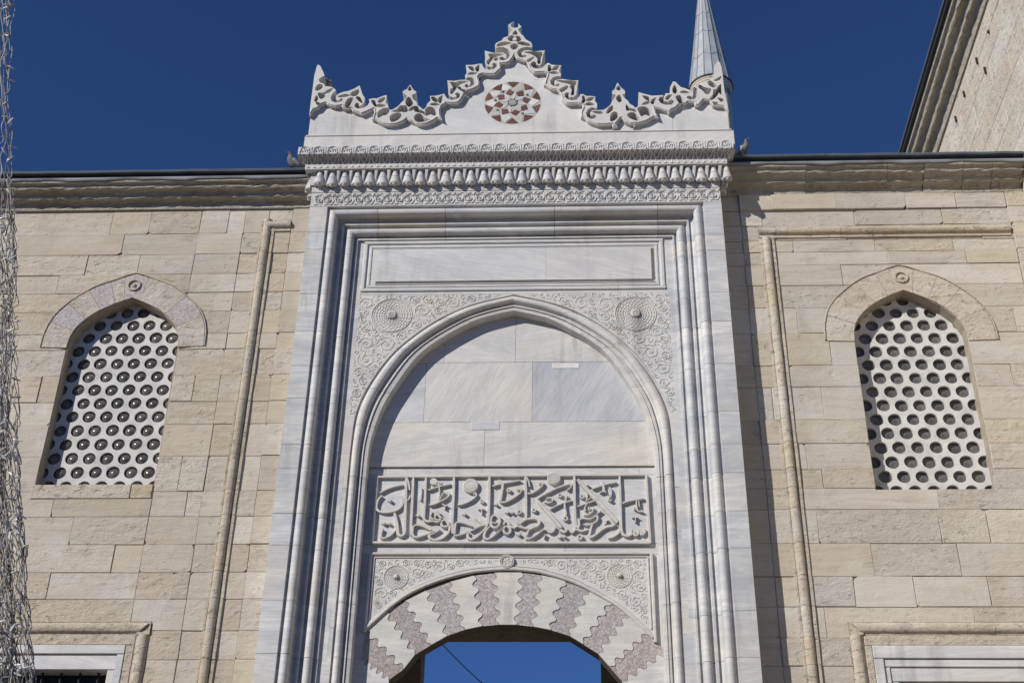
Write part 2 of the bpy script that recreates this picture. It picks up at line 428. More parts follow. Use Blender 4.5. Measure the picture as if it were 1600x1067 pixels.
# added dark slopes, unseen behind the viewer, that cut the low sky's fill
BLOCKER = plain('dark sky blocker', (.045, .055, .028), .95, 0, .6, .5, .25, dist=.5)
hl = MB(); r_h = random.Random(4); nu, nv = 72, 7; vs = []
for i in range(nu+1):
    t = radians(-205+230*i/nu)      # from the left round behind to the right
    for j in range(nv+1):
        f = j/nv; R0 = 58+70*f; hh = 25*sin(min(1, f*1.9)*pi/2)*(1-.25*f)
        vs.append((R0*cos(t)*1.15+r_h.uniform(-3, 3), -2+R0*sin(t)+r_h.uniform(-3, 3), -.5 if j == 0 else hh*(.88+.1*sin(i*.7)+.06*sin(i*2.3))+r_h.uniform(-.8, .8)))
hl.add(vs, [(i*(nv+1)+j, i*(nv+1)+j+1, (i+1)*(nv+1)+j+1, (i+1)*(nv+1)+j) for i in range(nu) for j in range(nv)])
ho = hl.obj('sky_blocker', BLOCKER, None, 80); ho['kind'] = 'structure'; ho['label'] = 'added dark slopes behind the viewer that block low sky light'

# ================================================================== PORTAL
XC = -0.678; XL = -3.256; XR = 1.90
YN = 0.425                  # plane of the niche
YS = 0.22                  # plane of the spandrels
ZF = 12.443                # underside of the carved frieze
portal = thing('marble_portal', 'tall white marble gate portal with carved crest and pointed arched niche', 'portal', (0, 0, 0))
pt = portal

# --- moulded jambs: (offset from the outer edge, depth)
roll1 = [(.300+.052*cos(radians(a)), .052-.056*sin(radians(a))) for a in range(170, -31, -20)]
roll2 = [(.516+.050*cos(radians(a)), .172-.054*sin(radians(a))) for a in range(175, -31, -20)]
PROF = [(0, .0), (.222, .0), (.226, .042), (.247, .048)]+roll1+[(.352, .105), (.365, .128), (.385, .138), (.408, .140), (.410, .112), (.432, .112), (.434, .158), (.445, .176), (.464, .180)]+roll2+[(.570, .212), (.592, .214), (.594, .186), (.614, .186), (.617, YS), (.70, YS)]
def jamb(side, joints):
    X = XL if side < 0 else XR; s = 1 if side < 0 else -1
    for i in range(len(joints)-1):
        zt, zb = joints[i], joints[i+1]
        pr = [(X+s*o, y+rng.uniform(-.0006, .0006)) for o, y in PROF]+[(X+s*.70, .62), (X, .62)]
        os_ = [o for o, y in PROF]+[.70, 0]
        top = [min(zt-.003, ZF-(o-.225)-.0005) if i == 0 else zt-.0025 for o in os_]
        if i == 0: top = [ZF-.0005 if o <= .2255 else ZF-(o-.225)-.0005 for o in os_]
        m = MB(); dz = rng.uniform(-.001, .001)
        sweep_z(m, pr, zb+.0025, top)
        m.obj('jamb_block', MS, pt, 32, grey(.94, 1.05, .025), (0, rng.uniform(-.0015, .0015), 0))
jl = [P(450, v)[1] for v in (363.6, 389.5, 459.6, 518, 571, 622, 694, 731, 801.5, 851, 937, 1020)]
jr = [P(1150, v)[1] for v in (365.8, 390.7, 456, 501.8, 567, 641.8, 693, 738, 797.7, 855.6, 953.6, 1026)]
jamb(-1, [ZF]+jl+[5.6, 4.9, 4.2, 3.5, 2.8, 2.1, 1.4, .7, .02])
jamb(1, [ZF]+jr+[5.6, 4.9, 4.2, 3.5, 2.8, 2.1, 1.4, .7, .02])
# --- moulded lintel above, mitred into the jambs
TP = [(o-.225, y) for o, y in PROF[2:]]
xs_j = [None, P(589.5, 340)[0], P(695, 340)[0], P(866.5, 340)[0], P(1028.5, 340)[0], None]
for i in range(5):
    prof = [(y, ZF-o) for o, y in TP]+[(.62, ZF-.475), (.62, ZF)]; of = [o for o, y in TP]+[.475, 0]
    x0 = [XL+.225+o for o in of] if i == 0 else xs_j[i]+.0025
    x1 = [XR-.225-o for o in of] if i == 4 else xs_j[i+1]-.0025
    m = MB(); sweep_x(m, prof, x0, x1); m.obj('lintel_block', MS, pt, 32, grey(.95, 1.04), (0, rng.uniform(-.0015, .0015), 0))

# --- frieze course with carved scrolls
ZF2 = 12.672
jo = [XL, P(623, 310)[0], P(695, 310)[0], P(866, 310)[0], P(1027, 310)[0], XR]
for i in range(5):
    m = MB(); slab(m, [(jo[i], ZF), (jo[i+1], ZF), (jo[i+1], ZF2), (jo[i], ZF2)], -.002, .62, .004, .0015); m.obj('frieze_block', MM, pt, None, grey(.92, 1.02))
m = MB(); nn = 20; step = (XR-XL-.06)/nn; zc = (ZF+ZF2)/2
for i in range(nn):
    x = XL+.03+step*(i+.5)
    for s, dx in ((1, -step*.24), (-1, step*.24)):
        a0 = pi*.75 if s > 0 else pi*.25
        pts = [(x+dx+.068*(1-.72*q/11)*cos(a0-s*2*pi*1.3*q/11)*1.05, zc-.006+.068*(1-.72*q/11)*sin(a0-s*2*pi*1.3*q/11)) for q in range(12)]
        stroke(m, pts, .021, -.002, -.018, (1, .8), 1, ridge=True)
        lathe(m, [(.015, 0), (.011, -.014), (0, -.017)], (x+dx, -.002, zc-.006), 'y', 6)
        stroke(m, [(x+dx-.03*s, zc+.085), (x+dx+.01*s, zc+.07), (x+dx+.045*s, zc+.09)], .026, -.002, -.013, (.3, 1), 2, ridge=True)
        stroke(m, [(x+dx-.05*s, zc-.09), (x+dx+.0, zc-.078), (x+dx+.04*s, zc-.092)], .022, -.002, -.012, (.3, 1), 2, ridge=True)
    stroke(m, [(x+step*.5-.02, zc-.085), (x+step*.5+.012, zc-.02), (x+step*.5-.012, zc+.04), (x+step*.5+.02, zc+.09)], .022, -.002, -.014, (1, .5), 2, ridge=True)
    stroke(m, [(x-.02, zc-.07), (x, zc+.02), (x-.01, zc+.06)], .024, -.002, -.014, (.4, 1), 2, ridge=True)
stuff(m.obj('carved_scrolls', MM, pt))

# --- muqarnas cornice
m = MB(); m.box(XL-.004, XR+.004, -.008, .62, ZF2+.002, 12.772); m.obj('cornice_bed', MM, pt, None, (.95, .95, .95))
m = MB(); m.box(XL-.03, XR+.03, -.030, .62, 12.774, 12.972); m.obj('cornice_back', MM, pt, None, (.9, .9, .92))
cell = MB()
rows = []
H = .225
for j, (zz, hw, pr_) in enumerate(((0, .030, .060), (.06, .038, .068), (.098, .046, .080), (.100, .051, .088), (.108, .051, .090), (.110, .047, .084), (.17, .060, .100), (.215, .067, .112), (H, .058, .104))):
    rows.append([(hw*cos(pi*i/8), -.72*pr_*sin(pi*i/8)**.6 if 0 < i < 8 else 0, -zz) for i in range(9)])
cell.add([p for r in rows for p in r], [(j*9+i, j*9+i+1, (j+1)*9+i+1, (j+1)*9+i) for j in range(len(rows)-1) for i in range(8)]+[tuple(range((len(rows)-1)*9, len(rows)*9)), tuple(range(9))])
lathe(cell, [(0, .022), (.020, .014), (.026, 0), (.020, -.016), (0, -.024)], (0, -.052, -H-.006), 'z', 9)
cellm = cell.mesh('muqarnas_cell', 40); cellm.materials.append(MM)
bl = MB(); bl.add([(-.034, 0, 0), (.034, 0, 0), (.020, -.062, 0), (-.020, -.062, 0), (0, -.03, -.15), (-.006, 0, -.16), (.006, 0, -.16)],
                  [(0, 1, 2, 3), (3, 2, 4), (0, 3, 4, 5), (1, 6, 4, 2), (0, 5, 6, 1), (4, 6, 5)])
blm = bl.mesh('muqarnas_blade', None); blm.materials.append(MM)
CX0, CX1 = P(498, 280, -.08)[0], P(1136, 270, -.08)[0]; nc = 33; st = (CX1-CX0)/(nc-1)
for i in range(nc):
    x = CX0+st*i; o = link('muqarnas_cell', cellm, pt, grey(.9, 1.04), (x, -.027, 12.972))
    o.rotation_euler.z = rng.uniform(-.08, .08); o.scale = (rng.uniform(.92, 1.05), rng.uniform(.85, 1.1), rng.uniform(.95, 1.03))
    if i < nc-1: link('muqarnas_blade', blm, pt, grey(.92, 1.03), (x+st/2, -.029, 12.970))
for sx, X in ((-1, XL-.027), (1, XR+.027)):      # returns round the two sides
    for i in range(2):
        o = link('muqarnas_cell', cellm, pt, grey(.9, 1), (X, .06+.155*i, 12.972)); o.rotation_euler.z = -sx*-pi/2 if sx > 0 else -pi/2
drip = MB(); drip.add([(-.032, 0, 0), (.032, 0, 0), (0, -.03, 0), (0, 0, -.07)], [(0, 1, 2), (0, 2, 3), (2, 1, 3), (0, 3, 1)])
drm = drip.mesh('pendant_point'); drm.materials.append(MM)
for i in range(nc): link('pendant_point', drm, pt, grey(.85, 1), (CX0+st*i, -.009, 12.768))
# band of little triangles, chevron cavetto, palmette slab
m = MB(); m.box(XL-.10, XR+.10, -.105, .62, 12.974, 13.058); m.obj('triangle_band', MM, pt, None, (.97, .96, .95))
m = MB(); n_t = 66; tw = (XR-XL+.2)/n_t
for i in range(n_t):
    x = XL-.10+tw*(i+.5); m.add([(x-tw*.4, -.105, 12.988), (x+tw*.4, -.105, 12.988), (x, -.105, 13.042), (x, -.119, 13.002)], [(0, 1, 3), (1, 2, 3), (2, 0, 3)])
stuff(m.obj('triangle_teeth', MM, pt))
ZC0, ZC1 = 13.060, 13.140
m = MB(); xo = XL-.10; XO = XR+.10
cav = [(-.10, ZC0), (-.115, ZC0+.022), (-.148, ZC0+.052), (-.198, ZC1)]
sweep_x(m, cav+[(.62, ZC1), (.62, ZC0)], [xo, xo-.014, xo-.05, xo-.10, xo-.10, xo], [XO, XO+.014, XO+.05, XO+.10, XO+.10, XO]); m.obj('chevron_cavetto', MM, pt, None, (.80, .78, .76))
m = MB(); n_c = 41; cw = (XR-XL+.28)/n_c
def cp(x, t): # point on the cavetto, proud of it
    for (y0, z0), (y1, z1), t0, t1 in zip(cav, cav[1:], (0, .25, .55), (.25, .55, 1)):
        if t <= t1: f = (t-t0)/(t1-t0); return (x, y0+(y1-y0)*f-.004, z0+(z1-z0)*f-.004)
for i in range(n_c):
    x = XL-.14+cw*(i+.5)
    for a, b in (((-.48, .02), (0, .98)), ((.48, .02), (0, .98)), ((0, .02), (0, .9)), ((-.5, .98), (-.22, .52)), ((.5, .98), (.22, .52))):
        p0, p1 = cp(x+a[0]*cw, a[1]), cp(x+b[0]*cw, b[1]); pm = cp(x+(a[0]+b[0])/2*cw, (a[1]+b[1])/2)
        tube(m, [p0, pm, p1], .011, 4)
stuff(m.obj('chevron_leaves', MM, pt, None, (.88, .87, .86)))
SL, SR = XL-.195, XR+.18
prs = [(-.205, ZC1+.002), (-.205, 13.252), (-.195, 13.268), (.30, 13.30), (.62, 13.30), (.62, ZC1+.002)]
jo = [SL, P(758, 240, -.2)[0], P(958, 235, -.2)[0], SR]
for i in range(3):
    m = MB(); sweep_x(m, prs, jo[i]+.002, jo[i+1]-.002); m.obj('cornice_slab', MM, pt, None, grey(.95, 1.0))
m = MB(); n_p = 31; pw = (SR-SL)/n_p; zb = ZC1+.012
for i in range(n_p):
    x = SL+pw*(i+.5)
    ar = [(x+pw*.40*cos(radians(a))*(1 if abs(a-90) < 70 else .85), zb+.022+.085*sin(radians(a))) for a in range(-20, 201, 20)]
    stroke(m, ar, .016, -.205, -.217, (1, 1), 1, ridge=True)
    for s in (-1, 1):
        stroke(m, [(x+s*pw*.40, zb+.01), (x+s*pw*.30, zb+.05), (x+s*pw*.16, zb+.045), (x+s*pw*.2, zb+.02)], .02, -.205, -.217, (.6, 1), 2, ridge=True)
        stroke(m, [(x, zb+.03), (x+s*pw*.1, zb+.065), (x+s*pw*.02, zb+.085)], .018, -.205, -.215, (1, .4), 2, ridge=True)
    stroke(m, [(x+pw*.5, zb), (x+pw*.5, zb+.10)], .018, -.205, -.213, (1, .4), 1, ridge=True)
stuff(m.obj('palmette_carving', MM, pt))

# --- crest
YC = -.10
def Z(ox, oy, L, y=YC, s=10.667): return [P(ox+a/s, oy+b/s, y) for a, b in L]
crest_b = MB()
m = MB(); m.box(P(481, 213.5, YC)[0]-.035, P(1143.5, 205.4, YC)[0]+.02, YC-.012, .22, 13.29, 13.518)
base_o = m.obj('crest_base', MC, pt, None, (1.0, .99, .98))
low = (Z(480, 100, [(45, 910), (120, 810), (190, 790), (250, 720), (320, 700), (350, 730), (400, 750), (480, 765), (580, 745), (600, 790), (660, 800), (740, 790), (770, 840), (870, 870), (905, 890), (1000, 850), (1110, 800), (1125, 860), (1090, 970), (1135, 970), (1170, 990)])
       + Z(580, 120, [(110, 795), (200, 840), (320, 855), (430, 840), (540, 800), (600, 750), (640, 780), (700, 800), (760, 840), (850, 855), (950, 830), (1050, 780), (1110, 740), (1190, 775), (1160, 700), (1150, 620), (1180, 540), (1250, 500)])
       + Z(660, 70, [(400, 1025), (470, 1035), (590, 1025), (640, 980), (690, 900), (710, 860), (750, 850), (760, 820), (850, 800), (950, 740), (960, 690), (930, 600), (950, 560), (1000, 540), (1100, 550), (1200, 550)])
       + Z(740, 30, [(360, 970), (460, 880), (450, 800), (550, 790), (600, 770), (660, 690), (680, 650), (720, 720), (830, 750), (870, 770), (910, 810), (920, 870), (970, 920), (1000, 950), (1180, 940)])
       + Z(830, 70, [(240, 525), (270, 530), (250, 600), (210, 720), (250, 740), (320, 790), (430, 810), (490, 880), (510, 960), (560, 1020), (590, 1040), (770, 1035)])
       + Z(900, 120, [(40, 510), (100, 510), (110, 560), (75, 640), (80, 720), (130, 730), (200, 800), (350, 850), (500, 850), (600, 840), (600, 890), (690, 890), (660, 840), (740, 740), (760, 740), (820, 810), (900, 840), (970, 830), (950, 890), (1000, 840), (1150, 800)])
       + Z(990, 110, [(240, 880), (330, 830), (410, 850), (370, 760), (350, 680), (450, 700), (560, 740), (580, 770), (620, 710), (690, 680), (740, 630), (860, 610), (900, 580), (1000, 590), (1020, 640), (1070, 640), (1160, 540)])
       + Z(1050, 90, [(560, 760), (610, 770), (670, 850), (780, 860), (850, 870), (938, 950)]))
top = (Z(480, 100, [(45, 900), (75, 650), (100, 480), (130, 240), (150, 170), (170, 90), (195, 60), (235, 95), (250, 130), (280, 190), (300, 250), (255, 265), (200, 308), (218, 358), (290, 385), (310, 425), (400, 430), (450, 450), (490, 490),
        (430, 545), (398, 610), (415, 665), (470, 692), (545, 690), (595, 665), (605, 640), (580, 622), (550, 640), (545, 665), (510, 655), (488, 625), (495, 580), (540, 545), (620, 515), (700, 500), (800, 460), (880, 410), (900, 470), (930, 560), (970, 620),
        (960, 680), (920, 735), (880, 750), (865, 730), (870, 705), (830, 698), (795, 730), (805, 775), (860, 795), (940, 785), (1010, 745), (1050, 690), (1035, 640), (1080, 630)])
       + Z(580, 120, [(40, 410), (100, 415), (180, 380), (265, 355), (260, 420), (245, 490), (280, 510), (295, 560), (322, 602), (360, 600), (410, 570), (470, 530), (500, 490), (545, 450), (590, 400), (600, 365), (545, 330), (530, 300), (560, 275), (600, 260), (635, 205), (660, 185), (690, 240), (715, 275), (760, 300), (740, 330), (680, 355), (700, 420), (760, 470), (775, 520), (830, 560), (860, 590), (885, 592), (925, 550), (940, 500), (1000, 440), (985, 372), (1070, 370), (1140, 355)])
       + Z(660, 70, [(370, 868), (375, 880), (410, 940), (480, 970), (560, 965), (625, 925), (635, 875), (590, 845), (550, 860), (555, 890), (575, 897), (560, 920), (510, 930), (470, 910), (440, 880), (435, 800), (440, 720), (420, 645), (520, 655), (620, 640), (730, 635), (790, 655), (808, 690), (790, 730), (765, 735), (755, 712), (715, 712), (708, 745), (745, 765), (810, 750), (860, 710), (868, 650), (840, 605), (780, 590), (728, 612), (715, 570), (755, 500), (735, 450), (728, 390), (830, 390), (900, 380), (940, 370), (1000, 370), (1005, 400), (1040, 450), (1110, 470), (1190, 460), (1245, 410), (1240, 370), (1195, 350), (1160, 375), (1180, 405), (1150, 425), (1090, 410), (1050, 360), (1045, 320), (1060, 230)])
       + Z(740, 30, [(187, 577), (290, 605), (370, 620), (440, 612), (500, 615), (545, 640), (550, 680), (530, 710), (510, 700), (490, 680), (450, 680), (430, 710), (450, 735), (510, 740), (570, 710), (610, 660), (610, 600), (570, 550), (500, 520), (430, 520), (375, 535), (358, 490), (380, 450), (470, 410), (500, 365), (580, 335), (605, 290), (650, 235), (620, 200), (575, 150), (600, 140), (640, 110), (690, 72), (730, 110), (800, 180), (770, 200), (740, 225), (790, 300), (830, 330), (870, 390), (960, 440), (980, 490), (970, 525), (890, 515), (800, 530), (740, 570), (725, 620), (760, 680), (810, 695), (870, 685), (885, 655), (860, 645), (830, 655), (800, 645), (800, 610), (840, 575), (900, 570), (1010, 590), (1190, 575), (1160, 640), (1145, 720), (1130, 800), (1090, 825), (1045, 810), (1045, 775), (1000, 755), (955, 780), (950, 820), (990, 860), (1070, 880), (1150, 860), (1200, 815)])
       + Z(830, 70, [(265, 360), (290, 355), (340, 385), (420, 395), (500, 395), (480, 440), (465, 490), (495, 540), (490, 580), (430, 575), (360, 595), (315, 650), (330, 710), (390, 745), (450, 745), (480, 715), (460, 695), (420, 705), (405, 725), (385, 700), (390, 650), (440, 635), (530, 625), (620, 640), (700, 650), (785, 645), (770, 720), (760, 800), (750, 880), (710, 920), (640, 925), (620, 890), (635, 855), (590, 845), (555, 870), (560, 920), (610, 960), (690, 980), (760, 960), (805, 910), (820, 875), (860, 875), (920, 905), (1000, 905), (1070, 920), (1055, 970)])
       + Z(900, 120, [(310, 450), (350, 500), (350, 570), (320, 575), (260, 560), (200, 590), (165, 650), (180, 710), (240, 750), (300, 750), (335, 720), (330, 690), (290, 680), (270, 700), (250, 690), (235, 650), (270, 610), (340, 610), (400, 605), (450, 605), (500, 580), (570, 520), (600, 460), (650, 385), (660, 350), (600, 340), (600, 290), (640, 265), (665, 200), (690, 150), (740, 220), (815, 290), (815, 330), (770, 350), (800, 400), (870, 460), (890, 500), (960, 540), (980, 570), (1030, 550), (1040, 480), (1060, 400)])
       + Z(990, 110, [(80, 415), (180, 445), (300, 475), (400, 470), (490, 465), (490, 490), (430, 495), (410, 540), (440, 590), (520, 625), (620, 625), (670, 590), (660, 550), (620, 540), (580, 560), (560, 580), (510, 560), (495, 510), (530, 435), (600, 435), (620, 420), (605, 330), (650, 240), (690, 240), (780, 330), (850, 350), (940, 385), (985, 420), (990, 460), (960, 490), (930, 475), (890, 480), (880, 510), (930, 540), (1000, 535), (1060, 480), (1075, 410), (1050, 350), (995, 325)])
       + Z(1050, 90, [(360, 530), (430, 510), (500, 470), (560, 455), (600, 440), (640, 400), (690, 370), (660, 345), (660, 330), (690, 345), (700, 300), (690, 270), (700, 190), (730, 150), (760, 95), (800, 150), (815, 200), (830, 280), (838, 320), (848, 450), (870, 620), (900, 750), (938, 948)]))
holes = []
for ox, oy, HL in ((480, 100, [[(155, 480), (165, 430), (210, 395), (255, 410), (250, 450), (190, 485)], [(200, 540), (280, 540), (350, 490), (430, 462), (370, 520), (300, 545), (290, 600), (240, 625), (215, 590)], [(135, 660), (165, 590), (180, 620), (165, 665)], [(165, 690), (230, 715), (190, 730)], [(540, 590), (640, 560), (710, 575), (640, 590), (560, 598)], [(740, 570), (760, 525), (860, 485), (845, 550), (800, 580)], [(640, 740), (690, 640), (760, 620), (740, 680), (690, 765)], [(830, 610), (880, 610), (930, 690), (900, 680)], [(1085, 665), (1130, 670), (1150, 740), (1130, 740)]]),
                   (580, 120, [[(130, 470), (150, 430), (225, 400), (210, 440), (160, 475)], [(95, 540), (140, 512), (230, 525), (200, 545)], [(285, 580), (220, 580), (150, 620), (120, 670), (135, 725), (190, 690), (250, 680), (290, 640), (300, 600)], [(370, 625), (440, 600), (490, 545), (520, 540), (520, 625)], [(545, 540), (590, 550), (605, 620), (540, 630)], [(330, 715), (400, 665), (470, 660), (500, 690), (450, 760), (350, 795)], [(600, 430), (630, 395), (680, 440), (690, 500), (640, 545), (590, 500)], [(630, 270), (650, 220), (670, 270)], [(640, 610), (670, 570), (710, 550), (690, 600)], [(730, 545), (780, 560), (800, 600), (880, 640), (920, 695), (860, 650), (740, 620)], [(730, 740), (760, 680), (820, 675), (870, 720), (900, 750), (970, 765), (890, 790), (780, 795)], [(1015, 400), (1050, 395), (1110, 440), (1105, 465), (1050, 450)], [(1130, 415), (1180, 375), (1170, 430), (1160, 480), (1140, 470)], [(1000, 510), (1060, 490), (1130, 515), (1060, 522)], [(915, 600), (960, 560), (1030, 570), (1075, 630), (1060, 690), (1000, 665), (940, 685)]]),
                   (660, 70, [[(480, 680), (560, 690), (620, 665), (740, 665), (640, 700), (570, 760), (500, 860), (480, 850), (485, 790), (530, 760)], [(600, 770), (630, 760), (650, 790), (720, 815), (715, 850), (670, 815)], [(780, 420), (840, 430), (860, 480), (820, 470)], [(895, 440), (940, 400), (930, 490), (905, 480)], [(770, 540), (820, 515), (905, 525), (860, 540)]]),
                   (740, 30, [[(260, 640), (340, 635), (500, 640), (330, 690), (250, 800), (235, 745), (290, 700)], [(355, 710), (395, 705), (385, 735), (360, 735)], [(400, 500), (420, 465), (520, 435), (620, 455), (560, 470), (450, 495)], [(580, 370), (630, 330), (670, 345), (630, 390), (660, 410), (610, 410)], [(710, 345), (760, 350), (790, 390), (750, 420), (700, 415), (740, 390)], [(740, 455), (800, 435), (900, 460), (945, 490), (850, 485)], [(620, 505), (675, 465), (740, 500), (675, 555)], [(660, 300), (700, 250), (730, 300)], [(630, 165), (690, 85), (750, 165), (690, 190)], [(860, 600), (1130, 610), (1110, 690), (1100, 790), (1070, 770), (1080, 720), (1040, 670), (960, 625)], [(870, 760), (940, 710), (1000, 690), (950, 740), (890, 770)]]),
                   (830, 70, [[(290, 410), (310, 400), (330, 450), (310, 490), (290, 480)], [(355, 470), (390, 420), (450, 410), (420, 460)], [(315, 520), (370, 500), (440, 520), (380, 532)], [(440, 655), (540, 655), (740, 670), (710, 740), (700, 880), (670, 870), (690, 800), (650, 750), (680, 720), (600, 690)], [(460, 820), (520, 770), (590, 740), (600, 770), (500, 840)], [(855, 910), (880, 920), (895, 970), (870, 1015), (845, 1000), (865, 960)], [(925, 980), (960, 940), (1035, 935), (990, 975)], [(910, 1045), (960, 1015), (1035, 1045), (970, 1055)]]),
                   (900, 120, [[(285, 635), (400, 630), (435, 655), (380, 660)], [(515, 640), (550, 570), (600, 540), (595, 600), (530, 655)], [(580, 720), (600, 660), (650, 640), (690, 680), (660, 750), (585, 785)], [(680, 240), (710, 210), (735, 250), (715, 270), (690, 265)], [(675, 410), (715, 360), (755, 430), (720, 468)], [(840, 525), (890, 580), (970, 600), (990, 630), (920, 605), (850, 605)], [(860, 680), (920, 650), (980, 670), (1050, 770), (980, 765), (900, 730)], [(1120, 375), (1200, 395), (1220, 450), (1160, 420)], [(1110, 510), (1160, 470), (1215, 475), (1180, 500)], [(1030, 585), (1090, 555), (1170, 570), (1225, 630), (1215, 695), (1150, 670), (1090, 700), (1060, 640)]]),
                   (990, 110, [[(290, 590), (310, 540), (360, 515), (330, 560), (320, 605)], [(535, 520), (570, 470), (620, 465), (590, 500), (560, 535)], [(655, 360), (680, 310), (710, 360), (690, 430), (660, 410)], [(780, 415), (830, 395), (905, 420), (840, 425)], [(705, 495), (760, 475), (800, 530), (820, 600), (770, 600)]]),
                   (1050, 90, [[(415, 525), (460, 515), (530, 555), (610, 570), (635, 580), (600, 650), (560, 650), (530, 610), (490, 580)], [(590, 455), (640, 450), (730, 520), (690, 545), (620, 510)], [(710, 425), (800, 375), (775, 420), (720, 435)], [(690, 600), (730, 590), (760, 640), (700, 720), (620, 765), (630, 730), (690, 670)], [(745, 580), (800, 510), (810, 655), (790, 630)], [(770, 730), (840, 750), (815, 780)], [(660, 800), (745, 800), (730, 820), (680, 820)]])):
    for h in HL: holes.append(inset(catmull(Z(ox, oy, h), 2, True), -.011))
cr = MB(); YB = YC+.36
region(cr, [low+top[::-1]], holes, YC-.055, YB)
crest = cr.obj('crest_openwork', MC, pt, None, (1.0, .995, .985))
# raised edge fillets along the open-work contour
m = MB()
stroke(m, inset(low+top[::-1], .016)[:len(low)], .018, YC-.056, YC-.068, (1, 1), 1, ridge=True)
m.obj('edge_fillet', MC, crest, None, (1.03, 1.03, 1.02))
# plain body of the crest below the open-work, in jointed slabs
zb0 = 13.519
def lowz(x):
    best = None
    for (x0, z0), (x1, z1) in zip(low, low[1:]):
        if min(x0, x1) <= x <= max(x0, x1) and abs(x1-x0) > 1e-5:
            zz = z0+(z1-z0)*(x-x0)/(x1-x0); best = zz if best is None else max(best, zz)
    return best
jx = [low[0][0]+.004, P(608, 200, YC)[0], P(943, 190, YC)[0]+.0, P(1050, 180, YC)[0], low[-1][0]-.004]
for a, b in zip(jx, jx[1:]):
    xs = [a+.0015]+[a+(b-a)*i/40 for i in range(1, 40)]+[b-.0015]
    tp = [(x, (lowz(x) or low[-1][1])+.012) for x in xs]
    m = MB(); region(m, [[(a+.0015, zb0), (b-.0015, zb0)]+tp[::-1]], [], YC, YC+.2); m.obj('crest_slab', MC, pt, None, grey(.98, 1.04, .012))
# string under the crest body
m = MB(); m.box(low[0][0]-.02, low[-1][0]+.02, YC-.022, YC-.0005, 13.521, 13.536); m.obj('crest_fillet', MC, pt, None, (.96, .96, .95))
# rough lumps behind the left spire
m = MB()
for i, (u, v, r) in enumerate(((513, 135, .055), (509, 128, .04), (516, 131, .035))):
    x, z = P(u, v, .1); lathe(m, [(0, r), (r*.7, r*.75), (r, .0), (r*.8, -r*.9), (0, -r)], (x, .08, z), 'z', 7)
m.obj('broken_lump', LS, crest, 60, (.8, .75, .7))
# inlaid rosette
RX, RZ = P(801, 160.8, YC)[0], P(801, 160.8, YC)[1]; RR = (P(845.4, 160.8, YC)[0]-P(756.6, 160.8, YC)[0])/2
m = MB(); lathe(m, [(0, -.001), (RR+.006, -.001), (RR+.006, .02)], (RX, YC, RZ), 'y', 48); ro = m.obj('inlay_disc', PLA, crest, None, (.86, .85, .83))
def tile(poly, mt, q):
    m = MB(); slab(m, [(RX+RR*a, RZ+RR*b) for a, b in poly], YC-.005-q, YC+.01, .002, .003); m.obj('inlay_tile', mt, crest, None, grey(.75, 1.25, .06))
def pol(r, a): return (r*cos(radians(a)), r*sin(radians(a)))
for i in range(10):
    a = 18+36*i
    tile([pol(.985, a-14), pol(.995, a-5), pol(.995, a+5), pol(.985, a+14), pol(.70, a)], POR, 0)                       # rim triangles
    tile([pol(.975, a+18+3), pol(.71, a+1.5+.5), pol(.56, a+18), pol(.71, a+34.5)], MM, .0005) if True else None            # white kites
for i in range(8):
    a = 12+45*i
    tile([pol(.68, a), pol(.50, a+20.5), pol(.33, a+2), pol(.50, a-20.5)], POR, .001)
for i in range(8):
    a = 34+45*i
    tile([pol(.30, a-9), pol(.50, a-4), pol(.50, a+4), pol(.30, a+9), pol(.17, a)], MM, .0015)
    tile([pol(.66, a-7), pol(.70, a+4), pol(.585, a+7), pol(.565, a-3)], PORD, .0016) if i % 2 == 0 or i == 3 else None
tile([pol(.165+.05*(k % 2), 22.5*k) for k in range(16)], PORD, .002)
tile([pol(.15, 30*k) for k in range(12)], BR, .003)

# --- spandrel wall inside the moulded frame, with the great arch
CIN = [(1.63, 8.75), (1.615, 9.2), (1.52, 9.62), (1.395, 9.92), (1.16, 10.335), (.92, 10.585), (.50, 10.865), (.22, 10.965), (0, 11.02)]
COU = [(1.832, 8.75), (1.828, 9.2), (1.80, 9.60), (1.675, 9.97), (1.46, 10.35), (1.20, 10.635), (.896, 10.88), (.52, 11.08), (0, 11.225)]
CIN = catmull(CIN, 6); COU = catmull(COU, 6)
def half(c, s): return [(XC+s*a, z) for a, z in c]
XI0, XI1 = XL+.617, XR-.617; ZT = ZF-.392
arch_hole = [(XC-1.832, 0.0)]+half(COU, -1)+half(COU, 1)[::-1][1:]+[(XC+1.832, 0.0)]
zj = [ZT]+[P(1000, v, YS)[1] for v in (457, 513, 571, 634)]+[8.6]
for i in range(5):
    zt, zb = zj[i], zj[i+1]
    xsj = [XI0, XC+.1 if i == 0 else XC, XI1]
    if i == 0: xsj = [XI0, P(853, 400, YS)[0], XI1]
    for a, b in zip(xsj, xsj[1:]):
        m = MB(); region(m, [[(a+.001, zb+.0015), (b-.001, zb+.0015), (b-.001, zt-.0015), (a+.001, zt-.0015)]], [arch_hole], YS, .60)
        if m.v: m.obj('spandrel_slab', MM, pt, None, grey(.97, 1.04))
for s, a, b in ((-1, XI0, XC-1.832), (1, XC+1.832, XI1)):     # strips below the springing
    zz = 8.597
    while zz > 0.05:
        z2 = max(.02, zz-rng.uniform(.5, .75)); m = MB(); m.box(a+.001, b-.001, YS, .6, z2+.002, zz-.001); m.obj('jamb_strip', MS, pt, None, grey(.95, 1.04)); zz = z2
